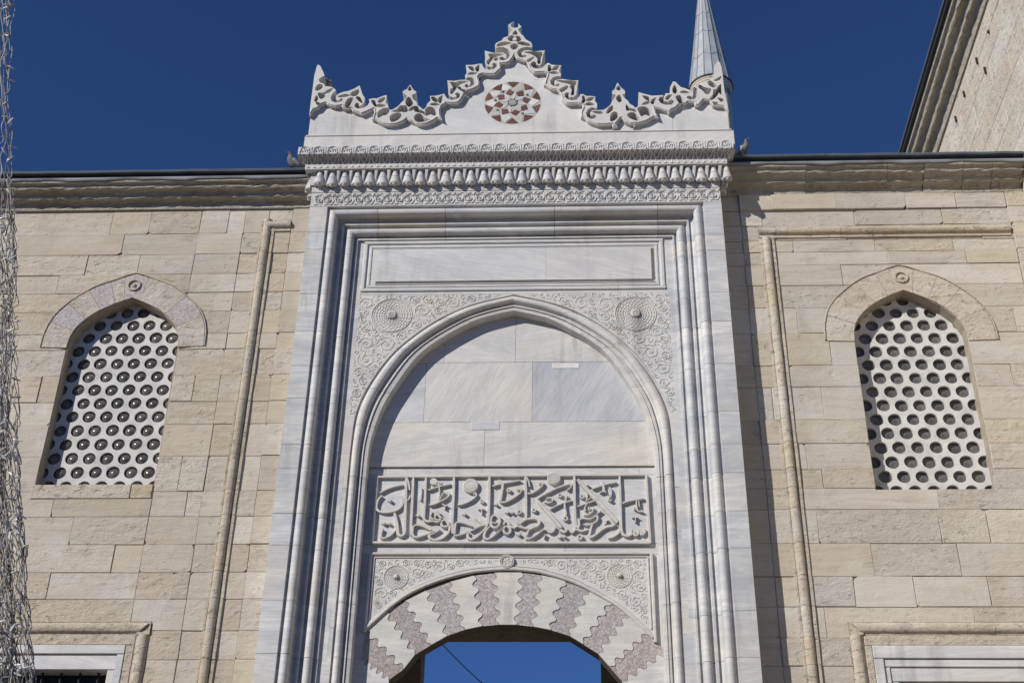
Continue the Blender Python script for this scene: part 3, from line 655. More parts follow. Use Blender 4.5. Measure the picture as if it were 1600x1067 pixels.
# arch moulding: profile between the outer (t=0) and the inner (t=1) curve
r3 = [(.30+.20*cos(radians(a)), YS+.022-.040*sin(radians(a))) for a in range(180, -25, -20)]
AP = [(0, YS+.004), (.02, YS+.034), (.09, YS+.034)]+r3+[(.56, YS+.055), (.62, YS+.062), (.64, YS+.035), (.72, YS+.033), (.74, YS+.062), (.78, YS+.062), (.80, YS+.048), (.97, YS+.055), (1.0, YS+.065), (1.0, .62), (0, .62)]
def arch_block(s, i0, i1, zlow=None):
    pi_ = [(CIN[i], COU[i]) for i in range(i0, i1+1)]
    if zlow is not None: pi_ = [((CIN[0][0], zlow), (COU[0][0], zlow)), ((CIN[0][0], 8.748), (COU[0][0], 8.748))]
    n = len(AP); vs = []; fs = []
    for q, (ci, co) in enumerate(pi_):
        e = .0022*(1 if q == 0 else -1 if q == len(pi_)-1 else 0)
        for t, y in AP: vs.append((XC+s*(co[0]+(ci[0]-co[0])*t+(e*.6 if zlow is None else 0)*-1*0), y, co[1]+(ci[1]-co[1])*t+e))
    for q in range(len(pi_)-1):
        for i in range(n): fs.append((q*n+i, q*n+(i+1) % n, (q+1)*n+(i+1) % n, (q+1)*n+i))
    fs += [tuple(range(n)), tuple(range((len(pi_)-1)*n, len(pi_)*n))]
    m = MB(); m.add(vs, fs); m.obj('arch_block', MS if zlow is not None else MM, pt, 30, grey(.96, 1.05), (0, rng.uniform(-.0015, .0015), 0))
for s, br in ((-1, (0, 9, 17, 26, 36, 48)), (1, (0, 8, 18, 27, 38, 48))):
    for a, b in zip(br, br[1:]): arch_block(s, a, b)
    zz = 8.746
zs_ = [8.746]+[P(560, v, .25)[1] for v in (801, 851, 943, 1028)]+[5.4, 4.6, 3.8, 3, 2.2, 1.4, .7, .02]
def arch_strip(s, zt, zb):
    n = len(AP); pr = [(XC+s*(COU[0][0]+(CIN[0][0]-COU[0][0])*t), y) for t, y in AP]
    m = MB(); sweep_z(m, pr, zb+.0022, zt-.001); m.obj('arch_jamb_block', MS, pt, 30, grey(.95, 1.05), (0, rng.uniform(-.0015, .0015), 0))
for s in (-1, 1):
    for a, b in zip(zs_, zs_[1:]): arch_strip(s, a, b)

# blank panel frame and rope border
fx0, fx1, fz0, fz1 = -2.553, 1.165, 11.283, 12.044
def rect_stroke(mb, x0, x1, z0, z1, w_, yb, yt):
    for a, b in (((x0-w_/2, z0), (x1+w_/2, z0)), ((x0-w_/2, z1), (x1+w_/2, z1))): stroke(mb, [a, b], w_, yb, yt, k=1, flat=.6)
    for a, b in (((x0, z0+w_/2), (x0, z1-w_/2)), ((x1, z0+w_/2), (x1, z1-w_/2))): stroke(mb, [a, b], w_, yb, yt, k=1, flat=.6)
m = MB(); rect_stroke(m, fx0+.02, fx1-.02, fz0+.02, fz1-.02, .045, YS, YS-.020); rect_stroke(m, fx0+.085, fx1-.085, fz0+.075, fz1-.085, .03, YS, YS-.010)
m.obj('panel_frame', MM, pt, None, (1, 1, 1))
m = MB()
rx0, rz0 = P(587, 442.6, YS); rx1, rz1 = P(1020.6, 439.5, YS)
n_r = 190
for i in range(n_r):
    x = rx0+(rx1-rx0)*i/n_r; stroke(m, [(x-.006, rz0-.017), (x+.012, rz0+.017)], .011, YS-.001, YS-.016, k=1, ridge=True)
for i in range(26):
    z = rz0+.02+i*.0185; stroke(m, [(rx1-.015, z-.006), (rx1+.015, z+.010)], .011, YS-.001, YS-.016, k=1, ridge=True)
for i in range(150):
    x = rx0+(rx1-rx0)*i/150; lathe(m, [(.006, 0), (0, -.006)], (x, YS-.001, fz1-.115), 'y', 4)
stuff(m.obj('rope_border', MM, pt, None, (.85, .83, .8)))
m = MB(); stroke(m, [(rx0-.01, rz0-.026), (rx1+.03, rz0-.026)], .012, YS, YS-.014, k=1); stroke(m, [(rx0-.01, rz0+.024), (rx1-.02, rz0+.024)], .010, YS, YS-.010, k=1); m.obj('rope_fillet', MM, pt)

# carved arabesques of the spandrels
def off_outer(d):
    return [(XC-1.832-d, 8.8)]+[(x, z) for x, z in inset(half(COU, -1)+half(COU, 1)[::-1][1:], -d)]+[(XC+1.832+d, 8.8)]
ring_o = off_outer(.012)
for s, (u, v) in ((-1, (612, 493)), (1, (993, 490.5))):
    rx, rz = P(u, v, YS); R_ = .245
    curve = [p for p in ring_o if (p[0]-XC)*s >= -.001]
    if s < 0:
        poly = [(XI0+.075, 9.55), (XI0+.075, 11.235), (XC-.005, 11.235)]+[p for p in curve[::-1] if p[1] > 9.5]
    else:
        poly = [(XI1-.075, 9.55), (XI1-.075, 11.235), (XC+.005, 11.235)]+[p for p in curve if p[1] > 9.5]
    m = MB(); scrolls(m, poly, YS-.0005, 11+s, .112, .016, .006, [(rx, rz, R_+.010)], 2600); rosette(m, rx, rz, R_, YS-.0005, .010)
    stuff(m.obj('carved_arabesque', MM, pt, None, (.97, .96, .93)))
    m = MB(); lathe(m, [(.056, .0), (.053, -.022), (.046, -.030), (.034, -.030), (.028, -.024), (.02, -.024), (.012, -.030), (0, -.031)], (rx, YS, rz), 'y', 20)
    for i in range(8): lathe(m, [(.009, 0), (.006, -.01), (0, -.012)], (rx+.026*cos(i*pi/4), YS-.025, rz+.026*sin(i*pi/4)), 'y', 6)
    m.obj('rosette_boss', MM, pt, 40)

# ------------------------------------------------------------------ inside the niche
# tympanum slabs
def Pn(u, v): return P(u, v, YN)
def tym(poly, mt, col, q=0.0, name='tympanum_slab'):
    m = MB(); slab(m, [Pn(*p) for p in poly], YN-.02-q, YN+.2, .003, .0015); m.obj(name, mt, pt, None, col)
zl = [Pn(800, v)[1] for v in (440, 567.5, 660.5, 729.5)]
def row(z1, z0, xs, mats, cols):
    for i in range(len(xs)-1):
        m = MB(); slab(m, [(xs[i], z0), (xs[i+1], z0), (xs[i+1], z1), (xs[i], z1)], YN-.02-rng.uniform(0, .003), YN+.2, .0025, .0012); m.obj('tympanum_slab', mats[i], pt, None, cols[i])
bx0, bx1 = XC-1.66, XC+1.66
row(zl[0], zl[1], [bx0, Pn(694.5, 553)[0], Pn(806, 540)[0], bx1], [MM, MM, MM], [(1, .99, .97), (1.0, 1.0, 1.0), (1.01, 1.0, .985)])
row(zl[1], zl[2], [bx0, Pn(664.8, 610)[0], Pn(832, 610)[0], bx1], [MM, MD, MD], [(.93, .95, .99), (1.02, 1.02, 1.0), (.87, .90, .95)])
row(zl[2], zl[3], [bx0, Pn(757, 700)[0], bx1], [MM, MM], [(1.03, 1.02, 1.0), (1.03, 1.02, 1.0)])
tym([(736, 674), (781, 673), (781, 659.5), (736, 659.5)], MM, (.9, .92, .97), .006, 'repair_patch')
tym([(863, 577.5), (905, 577), (905, 569), (863, 569)], PLA, (1.1, 1.1, 1.1), .006, 'repair_patch')
# door: intrados and joints of the joggled arch
s3 = 3.077
JO = [(90, 560), (110, 430), (205, 340), (295, 290), (395, 240), (505, 200), (620, 170), (715, 155), (845, 155), (935, 168), (1050, 192), (1160, 235), (1270, 285), (1350, 350), (1450, 430), (1520, 530)]
JI = [(210, 650), (280, 600), (335, 530), (410, 485), (490, 440), (570, 412), (655, 394), (735, 387), (820, 387), (900, 396), (985, 412), (1075, 440), (1140, 480), (1215, 527), (1270, 590), (1330, 660)]
JO = [Pn(540+a/s3, 850+b/s3) for a, b in JO]; JI = [Pn(540+a/s3, 850+b/s3) for a, b in JI]
JO = [(i[0]+(o[0]-i[0])*1.09, i[1]+(o[1]-i[1])*1.09) for o, i in zip(JO, JI)]
dxl, dxr = JI[0][0]-.02, JI[-1][0]+.02
door_hole = [(dxl, -.5)]+[(JI[0][0]-.005, JI[0][1]-.12)]+JI+[(JI[-1][0]+.005, JI[-1][1]-.12), (dxr, -.5)]
def wav(i):
    a = Vector(JO[i]); b = Vector(JI[i]); d = b-a; n = Vector((-d.y, d.x)).normalized(); out = []
    K = 41; amp = .030; ph = rng.uniform(-.4, .4); fr = 4.2 if abs(i-7.5) < 5 else 4.6
    for k in range(K+1):
        t = k/K; sw = sin(2*pi*fr*t+ph); sw = math.copysign(abs(sw)**.7, sw)
        f = min(1, t*9+.15, (1-t)*9+.15); out.append(tuple(a+d*t+n*amp*sw*f+Vector((0, 0))))
    return out
W = [wav(i) for i in range(16)]
for i in range(15):
    poly = W[i]+W[i+1][::-1]
    br = i % 2 == 0
    m = MB(); region(m, [inset(poly, .0025)], [], YN-.004-rng.uniform(0, .004)+(.006 if br else 0), YN+.17)
    m.obj('voussoir', BR if br else MM, pt, None, grey(.9, 1.1, .03) if br else (rng.uniform(.98, 1.04), 1.0, .96))
# haunches beside the outermost joints
m = MB(); region(m, [inset([(XC-1.66, 5.9), (XC-1.66, W[0][0][1]+.0), W[0][0]]+W[0][1:]+[(dxl, 5.9)], .002)], [], YN-.003, YN+.35); m.obj('arch_haunch', MS, pt, None, (.98, .98, 1))
m = MB(); region(m, [inset([(XC+1.66, 5.9), (XC+1.66, W[15][0][1]+.0), W[15][0]]+W[15][1:]+[(dxr, 5.9)], .002)], [], YN-.003, YN+.35); m.obj('arch_haunch', MS, pt, None, (1, .99, .97))
# backing of the niche with the door opening cut through (seen only in the joints)
m = MB(); region(m, [[(XC-1.7, .01), (XC+1.7, .01), (XC+1.7, 11.3), (XC-1.7, 11.3)]], [door_hole], YN+.012, YN+.165); m.obj('niche_backing', LM, pt, None, (.35, .32, .3))
for s in (-1, 1):
    zz = 5.898; a, b = (XC-1.66, dxl) if s < 0 else (dxr, XC+1.66)
    while zz > .05:
        z2 = max(.02, zz-.65); m = MB(); m.box(a+.002, b-.002, YN-.003, YN+.35, z2+.003, zz); m.obj('door_jamb_block', MS, pt, None, grey(.95, 1.04)); zz = z2
# arc moulding + spandrel panel above the door
ARC = [Pn(u, v) for u, v in ((561, 991), (568, 984), (609, 947), (644, 923), (686.5, 905), (728.7, 893.7), (760, 889.5), (796, 887.5), (835, 890.5), (860, 896), (899, 908.5), (937.6, 928), (968.6, 947), (996, 970.6), (1021, 994), (1027, 1001))]
ARCs = catmull(ARC, 4)
tx0, tz1 = Pn(580, 866); tx1, _ = Pn(1017.5, 863.5)
inner_top = [p for p in inset(ARCs+[(2, 5), (-4, 5)], -.012)[:len(ARCs)] if tx0-.1 < p[0] < tx1+.1]
sp = [(tx0-.005, tz1-.01)]+[(tx0-.005, ARCs[3][1])]+[p for p in ARCs if tx0 < p[0] < tx1]+[(tx1+.005, ARCs[-4][1]), (tx1+.005, tz1-.01)]
xm = Pn(887, 880)[0]
for a, b in ((-9, xm), (xm, 9)):
    m = MB(); cut = [[(a+.001, 6), (b-.001, 6), (b-.001, 9), (a+.001, 9)]]
    # slab = spandrel outline limited to a..b
    poly = [p for p in sp]
    hs = []
    if a > -9: hs.append([(-9, 5), (a+.001, 5), (a+.001, 9.5), (-9, 9.5)])
    if b < 9: hs.append([(b-.001, 5), (9, 5), (9, 9.5), (b-.001, 9.5)])
    region(m, [poly], hs, YN-.008, YN+.2); m.obj('door_spandrel_slab', MM, pt, None, grey(.98, 1.03))
m = MB()
stroke(m, [(x, z-.012) for x, z in ARC[1:-1]], .040, YN, YN-.032, k=4, flat=.5); stroke(m, [(x, z+.024) for x, z in ARC[1:-1]], .018, YN, YN-.020, k=4)
stroke(m, [(tx0, tz1), (tx1, tz1)], .034, YN, YN-.036, k=1, flat=.6)
stroke(m, [(tx0, tz1), (tx0-.004, ARCs[4][1]-.03)], .034, YN, YN-.037, k=1, flat=.6); stroke(m, [(tx1, tz1), (tx1+.004, ARCs[-4][1]-.05)], .034, YN, YN-.037, k=1, flat=.6)
stroke(m, [(tx0+.04, tz1-.04), (tx1-.04, tz1-.04)], .014, YN-.008, YN-.02, k=1); stroke(m, [(tx0+.04, tz1-.04), (tx0+.034, ARCs[6][1])], .014, YN-.008, YN-.021, k=1); stroke(m, [(tx1-.04, tz1-.04), (tx1-.034, ARCs[-7][1])], .014, YN-.008, YN-.021, k=1)
m.obj('door_arch_moulding', MM, pt, 40, (1, .97, .93))
poly = [(tx0+.06, tz1-.06), (tx0+.06, ARCs[9][1])]+[(x, z+.065) for x, z in ARCs if tx0+.06 < x < tx1-.06]+[(tx1-.06, ARCs[-9][1]), (tx1-.06, tz1-.06)]
r1 = (*Pn(619, 902), .140); r2 = (*Pn(968, 900), .140); r0 = (*Pn(792, 878.5), .075)
m = MB(); scrolls(m, poly, YN-.0085, 5, .075, .014, .0055, [r1, r2, r0], 2600)
for r in (r1, r2): rosette(m, r[0], r[1], r[2]*.97, YN-.0085, .007, 14)
for q in (1, .78): stroke(m, [(r0[0]+r0[2]*q*cos(t*pi/14), r0[1]+r0[2]*q*sin(t*pi/14)) for t in range(28)], .011, YN-.0085, YN-.040, (1, 1), 1, True)
lathe(m, [(r0[2]*.94, 0), (r0[2]*.94, -.022), (0, -.022)], (r0[0], YN-.008, r0[1]), 'y', 24)
for i in range(6): stroke(m, [(r0[0]+.018*cos(i*pi/3), r0[1]+.018*sin(i*pi/3)), (r0[0]+.046*cos(i*pi/3), r0[1]+.046*sin(i*pi/3))], .018, YN-.030, YN-.037, (.6, 1), 1, ridge=True)
stuff(m.obj('carved_arabesque', MM, pt, None, (.97, .96, .92)))
m = MB()
for r in (r1, r2): lathe(m, [(.026, 0), (.024, -.022), (.014, -.034), (0, -.036)], (r[0], YN-.008, r[1]), 'y', 14)
m.obj('rosette_boss', MM, pt, 40)
# plain bands above and below the inscription
def band(v1, v0, us, q=0.0):
    for a, b in zip(us, us[1:]):
        z1, z0 = Pn(800, v1)[1], Pn(800, v0)[1]
        m = MB(); slab(m, [(Pn(a, v0)[0] if a > 560 else XC-1.65, z0), (Pn(b, v0)[0] if b < 1030 else XC+1.65, z0), (Pn(b, v0)[0] if b < 1030 else XC+1.65, z1), (Pn(a, v0)[0] if a > 560 else XC-1.65, z1)], YN+.004-q, YN+.2, .002, .001); m.obj('band_block', MM, pt, None, grey(.94, 1.03))
band(730, 742, [540, 602, 1000, 1060]); band(849, 866, [540, 671, 725, 883, 1060])
m = MB(); m.box(XC-1.65, XC+1.65, YN+.002, YN+.2, Pn(800, 849)[1]+.002, Pn(800, 742)[1]-.002); m.obj('band_block', MM, pt, None, (.95, .96, .98))
for a, b in ((XC-1.655, tx0+.03), (tx1-.03, XC+1.655)):
    m = MB(); m.box(a, b, YN+.006, YN+.2, W[0][0][1]+.003, Pn(800, 866)[1]-.002); m.obj('band_block', MM, pt, None, (.97, .97, .97))
# --- the inscription
def L(k, pts):
    ox = {'A': 576, 'B': 676, 'C': 776, 'D': 866, 'E': 930}[k]
    return [P(ox+a/8.536, 735+b/8.536, YN-.03) for a, b in pts]
fr = MB()
c0, c1, c2, c3 = P(589.5, 745, YN-.03), P(1009.5, 741.5, YN-.03), P(1016, 848, YN-.03), P(581, 847.5, YN-.03)
for i, (a, b) in enumerate(((c0, c1), (c1, c2), (c2, c3), (c3, c0))): stroke(fr, [a, b], .030, YN, YN-.042-.0006*i, k=1, flat=.7)
ins = fr.obj('inscription_frame', MM, pt, None, (1, .97, .93))
m = MB(); region(m, [[(c3[0]-.0, c3[1]), (c2[0], c2[1]), (c1[0], c1[1]), (c0[0], c0[1])]], [], YN-.003, YN+.1); m.obj('inscription_ground', MM, ins, None, (.97, .98, 1.0))
LET = [
 ('A', 30, [(178, 335), (140, 370), (112, 425), (103, 485), (118, 528), (160, 550), (225, 558), (300, 550), (370, 530), (430, 490), (456, 440), (455, 390), (440, 355)]),
 ('A', 26, [(456, 400), (500, 405), (538, 380), (552, 335)]), ('A', 24, [(150, 297), (250, 245), (350, 212), (468, 190)]),
 ('A', 36, [(503, 92), (500, 200), (495, 400), (488, 600), (483, 790), (470, 848), (438, 868), (402, 858), (388, 820), (382, 740), (365, 650), (345, 565)]),
 ('A', 20, [(512, 100), (533, 170), (548, 262)]), ('A', 34, [(597, 95), (588, 300), (578, 500), (568, 700), (566, 860)]),
 ('A', 28, [(590, 760), (612, 735), (660, 727), (730, 742), (790, 768), (835, 788)]), ('A', 30, [(592, 750), (584, 810), (592, 870), (640, 888), (720, 868), (800, 842), (880, 805)]),
 ('A', 32, [(765, 95), (756, 300), (746, 500), (738, 635), (765, 672), (815, 678)]), ('A', 18, [(702, 222), (706, 300), (692, 400)]),
 ('A', 28, [(190, 775), (166, 840), (168, 893), (225, 895), (300, 855), (358, 790), (368, 715), (352, 600)]),
 ('B', 24, [(-62, 262), (0, 240), (120, 205), (250, 178)]), ('B', 18, [(80, 150), (86, 220), (92, 290), (84, 370)]), ('B', 12, [(55, 130), (80, 190)]), ('B', 12, [(130, 165), (90, 200)]), ('B', 14, [(-10, 165), (70, 195)]),
 ('B', 26, [(190, 285), (218, 318), (195, 358), (130, 398), (60, 432), (0, 452), (-50, 460)]), ('B', 14, [(155, 285), (115, 345), (88, 395)]),
 ('B', 14, [(125, 445), (165, 465), (205, 468)]), ('B', 12, [(163, 465), (162, 512)]), ('B', 34, [(285, 88), (280, 300), (270, 500), (263, 700), (268, 840)]), ('B', 36, [(758, 82), (754, 300), (749, 500), (744, 640), (742, 715)]),
 ('B', 24, [(-32, 610), (-12, 562), (26, 560), (36, 605), (18, 642), (-18, 642), (-32, 610)]), ('B', 24, [(36, 585), (80, 600), (104, 640), (68, 660), (28, 645)]), ('B', 24, [(-110, 668), (-60, 684), (0, 676), (70, 686), (112, 655)]), ('B', 14, [(60, 535), (102, 580)]),
 ('B', 28, [(112, 700), (140, 665), (178, 668), (206, 700), (205, 740), (165, 748), (128, 738), (112, 700)]), ('B', 32, [(212, 705), (226, 765), (206, 832), (150, 890), (90, 918), (20, 922), (-30, 905), (-50, 868), (-40, 838)]), ('B', 24, [(-50, 868), (0, 845), (55, 815), (98, 785)]),
 ('B', 22, [(545, 325), (560, 300), (580, 312), (572, 345), (520, 395), (460, 425), (390, 450), (330, 458)]), ('B', 14, [(605, 515), (650, 515), (700, 518)]), ('B', 14, [(652, 515), (658, 582)]), ('B', 30, [(560, 625), (620, 672), (690, 725)]),
 ('B', 26, [(302, 712), (335, 690), (420, 700), (525, 738)]), ('B', 34, [(305, 705), (295, 770), (288, 850)]), ('B', 26, [(283, 868), (345, 862), (420, 840), (475, 812)]), ('B', 34, [(468, 820), (468, 885), (510, 915), (570, 898), (640, 838), (700, 770), (735, 705)]), ('B', 24, [(500, 808), (560, 780), (640, 735), (700, 725)]),
 ('B', 34, [(778, 670), (790, 615), (835, 598), (880, 622), (895, 680), (870, 738), (820, 760), (782, 730), (776, 670)]), ('B', 20, [(790, 690), (830, 700), (870, 690)]), ('B', 32, [(768, 740), (715, 790), (688, 850), (692, 900), (740, 912), (800, 880), (870, 820), (945, 770)]),
 ('C', 34, [(82, 160), (76, 240), (62, 330), (48, 410)]), ('C', 26, [(48, 425), (120, 420), (220, 370), (300, 312), (334, 262), (318, 235)]), ('C', 24, [(85, 172), (200, 152), (312, 130)]), ('C', 20, [(-60, 210), (0, 195), (30, 185)]),
 ('C', 34, [(385, 82), (388, 200), (392, 400), (392, 640)]), ('C', 18, [(402, 92), (428, 150), (440, 218)]), ('C', 26, [(412, 308), (480, 297), (560, 248), (612, 190), (600, 152)]), ('C', 28, [(545, 375), (640, 318), (780, 245), (900, 200), (970, 178)]),
 ('C', 42, [(548, 405), (650, 520), (760, 645), (860, 762)]), ('C', 20, [(640, 420), (690, 432), (740, 408), (742, 375), (700, 362), (660, 378)]), ('C', 22, [(712, 515), (800, 470), (900, 430), (1012, 400)]),
 ('C', 30, [(320, 705), (390, 655), (470, 640), (540, 648), (570, 690), (545, 738), (470, 764), (400, 772), (330, 758), (275, 738)]), ('C', 28, [(548, 740), (480, 765), (425, 800), (400, 865)]), ('C', 30, [(385, 905), (450, 902), (540, 850), (615, 792), (672, 790), (712, 822), (758, 805), (782, 745)]),
 ('C', 28, [(92, 725), (108, 690), (148, 690), (172, 735), (225, 762), (268, 742), (262, 690)]), ('C', 28, [(88, 790), (110, 748), (160, 755), (185, 800), (160, 840), (112, 835), (88, 790)]), ('C', 16, [(650, 845), (632, 905)]), ('C', 26, [(-10, 850), (40, 810), (90, 775)]),
 ('C', 28, [(850, 790), (900, 810), (950, 775)]),
 ('D', 22, [(170, 262), (215, 232), (240, 180)]), ('D', 36, [(268, 78), (270, 300), (275, 500), (282, 680), (298, 760)]), ('D', 24, [(162, 325), (150, 400), (138, 470), (160, 595)]), ('D', 48, [(312, 118), (480, 300), (660, 490), (845, 690)]),
 ('D', 14, [(435, 305), (440, 350), (425, 410)]), ('D', 16, [(440, 400), (490, 358)]), ('D', 24, [(308, 480), (420, 440), (545, 402)]), ('D', 20, [(432, 440), (405, 500), (418, 540)]), ('D', 22, [(395, 588), (455, 585), (505, 550), (518, 488)]),
 ('D', 28, [(335, 665), (372, 640), (480, 645), (560, 605), (578, 640), (540, 692), (460, 722), (385, 718)]), ('D', 20, [(560, 590), (628, 535)]), ('D', 34, [(320, 640), (330, 715), (312, 775)]), ('D', 28, [(75, 800), (140, 822), (195, 785), (240, 825), (290, 785), (370, 805), (455, 780)]),
 ('D', 44, [(465, 890), (540, 862), (620, 795), (700, 748), (770, 735), (812, 708)]), ('D', 30, [(505, 715), (485, 780), (465, 880)]), ('D', 30, [(682, 715), (690, 675), (730, 660), (775, 690), (790, 720)]),
 ('D', 26, [(508, 245), (600, 212), (700, 180), (835, 155)]), ('D', 30, [(640, 140), (655, 220), (665, 285)]), ('D', 16, [(605, 295), (650, 282), (695, 290)]), ('D', 24, [(735, 225), (760, 300), (735, 375)]), ('D', 18, [(720, 385), (745, 405), (770, 385)]), ('D', 26, [(715, 900), (790, 880), (860, 832), (885, 755)]),
 ('E', 34, [(325, 72), (332, 300), (340, 600), (345, 760), (368, 845), (425, 870), (475, 855), (498, 800), (522, 855), (562, 858), (588, 800), (622, 852), (656, 828), (658, 775)]), ('E', 26, [(358, 440), (430, 412), (540, 388), (660, 372)]),
 ('E', 16, [(548, 395), (556, 500), (575, 540), (640, 545)]), ('E', 14, [(578, 400), (590, 485)]), ('E', 14, [(490, 628), (535, 622), (578, 628)]), ('E', 14, [(538, 625), (536, 690)]),
]
mx = .00084
for i, (k, ww, pts) in enumerate(LET):
    m = MB(); stroke(m, L(k, pts), max(.015, ww*mx*1.05), YN-.003, YN-.040-.0004*(i % 9), (1.0, 1.0), 4, flat=.74, nib=radians(38))
    m.obj('letter_stroke', MM, ins, 45, (1.0, .98, .945))
for k, x, y, r in (('A', 285, 400, 34), ('A', 660, 597, 34), ('A', 203, 704, 32), ('A', 273, 704, 32), ('B', 425, 578, 34), ('B', 845, 450, 30), ('C', 140, 556, 32), ('C', 205, 556, 32), ('C', 295, 848, 36), ('C', 840, 885, 30), ('C', 905, 880, 30), ('D', 440, 192, 26)):
    m = MB(); pts = L(k, [(x-r, y+4), (x, y-r*.75), (x+r*.9, y), (x+2, y+r*.75)]); slab(m, pts, YN-.042, YN-.003, .004, 0); m.obj('letter_dot', MM, ins, None, (1, .98, .945))
for k, x, y, r in (('B', 657, 408, 26), ('C', 160, 262, 26), ('C', 283, 250, 15), ('C', 576, 172, 15), ('C', 300, 552, 32), ('C', 498, 525, 30), ('C', 845, 328, 28), ('D', 150, 638, 34), ('D', 370, 345, 30), ('D', 340, 885, 36), ('E', 530, 508, 20), ('D', 470, 505, 22)):
    m = MB(); stroke(m, L(k, [(x+r*.75*cos(t*pi/6), y+r*.7*sin(t*pi/6)) for t in range(12)]), max(.012, r*mx*.75), YN-.003, YN-.04, (1, 1), 1, True); m.obj('letter_ring', MM, ins, 45, (1, .98, .945))
for k, x, y, r in (('B', 508, 205, 104), ('C', 765, 110, 92), ('A', 868, 150, 50), ('C', 40, 160, 40)):
    m = MB(); cx, cz = L(k, [(x, y)])[0]; R_ = r*mx
    lathe(m, [(R_, .037), (R_, .004), (R_*.93, 0), (0, -.001)], (cx, YN-.042, cz), 'y', 22)
    if r > 80:
        for q in range(5):
            for t in range(4+5*q):
                a = 2*pi*t/(4+5*q)+q; stroke(m, [(cx+R_*(.1+.18*q)*cos(a), cz+R_*(.1+.18*q)*sin(a)), (cx+R_*(.22+.17*q)*cos(a+.25), cz+R_*(.22+.17*q)*sin(a+.25))], .011, YN-.042, YN-.0455, (1, .5), 1, ridge=True)
    m.obj('inscription_medallion', MM, ins, None, (1, .98, .945))
# passage behind the door
m = MB(); xa, xb = P(657, 1050, 1.6)[0], P(940, 1050, 1.6)[0]; zr = P(800, 1000, 1.95)[1]
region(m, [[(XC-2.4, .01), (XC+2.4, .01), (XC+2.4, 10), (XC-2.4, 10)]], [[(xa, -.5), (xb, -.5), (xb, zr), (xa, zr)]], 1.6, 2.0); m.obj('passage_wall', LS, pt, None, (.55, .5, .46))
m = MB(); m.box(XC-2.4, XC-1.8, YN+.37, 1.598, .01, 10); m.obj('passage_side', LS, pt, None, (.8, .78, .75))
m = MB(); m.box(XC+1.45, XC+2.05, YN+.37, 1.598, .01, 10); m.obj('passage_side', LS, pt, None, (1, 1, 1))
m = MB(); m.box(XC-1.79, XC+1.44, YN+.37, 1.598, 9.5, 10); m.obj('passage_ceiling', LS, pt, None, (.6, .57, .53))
m = MB(); m.box(XL+.01, XR-.01, .622, 1.2, 9.0, 13.0); m.obj('portal_core', LS, pt)
m = MB(); m.box(XL+.01, XC-1.9, .622, 1.2, .01, 8.99); m.obj('portal_core', LS, pt)
m = MB(); m.box(XC+1.9, XR-.01, .622, 1.2, .01, 8.99); m.obj('portal_core', LS, pt)

# ================================================================== COURTYARD WALLS
YW = .30
WH = [(.675, 10.55), (.66, 10.72), (.585, 10.89), (.42, 11.06), (.22, 11.185), (0, 11.285)]      # opening, half curve
WO = [(.995, 10.56), (.98, 10.80), (.90, 11.04), (.74, 11.24), (.50, 11.44), (.25, 11.55), (0, 11.645)]  # ring outside
def interp(c, z):
    if z <= c[0][1]: return c[0][0]
    for (a, z0), (b, z1) in zip(c, c[1:]):
        if z0 <= z <= z1: return a+(b-a)*(z-z0)/(z1-z0)
    return 0
TONES = [(1.0, .985, .95), (1.03, 1.02, 1.02), (1.0, .965, .90), (.95, .92, .87), (.96, .95, .94), (1.06, 1.05, 1.05), (.99, .95, .88), (.93, .90, .85), (1.02, 1.01, 1.0), (.99, .945, .85)]
def build_stone(par, poly, y, col=None, mt=None, jit=.004, name='stone', gap=None):
    # densify edges a little and roughen them, so that arrises look worn
    pts = []
    for i in range(len(poly)):
        a, b = poly[i], poly[(i+1) % len(poly)]; Ln = hypot(b[0]-a[0], b[1]-a[1]); k = 2 if Ln > .45 and len(poly) < 8 else 1
        for q in range(k):
            t = q/k+(rng.uniform(-.12, .12) if q else 0); pts.append((a[0]+(b[0]-a[0])*t+rng.uniform(-jit, jit)*.7, a[1]+(b[1]-a[1])*t+rng.uniform(-jit, jit)*.7))
    if name == 'stone' and len(poly) == 4:      # broken corners
        q_ = []
        for i, c_ in enumerate(pts):
            a_, b_ = pts[i-1], pts[(i+1) % len(pts)]
            if rng.random() < .085:
                d1 = rng.uniform(.02, .07); d2 = rng.uniform(.015, .045); l1 = hypot(a_[0]-c_[0], a_[1]-c_[1]); l2 = hypot(b_[0]-c_[0], b_[1]-c_[1])
                if l1 > .15 and l2 > .15:
                    q_ += [(c_[0]+(a_[0]-c_[0])*d1/l1, c_[1]+(a_[1]-c_[1])*d1/l1), (c_[0]+(b_[0]-c_[0])*d2/l2, c_[1]+(b_[1]-c_[1])*d2/l2)]; continue
            q_.append(c_)
        pts = q_
    m = MB(); slab(m, pts, y+rng.uniform(-.007, .006), y+.10, rng.choice((.002, .004, .007)), gap if gap is not None else rng.choice((.0005, .0008, .0013, .002, .004)))
    o = m.obj(name, mt or LS, par, None, col or tone(TONES))
    o.color[3] = rng.choice((.15, .25, .3, .4, .5, .6, .75)) if col is None or col[2] < 1.1 else 1.0; return o

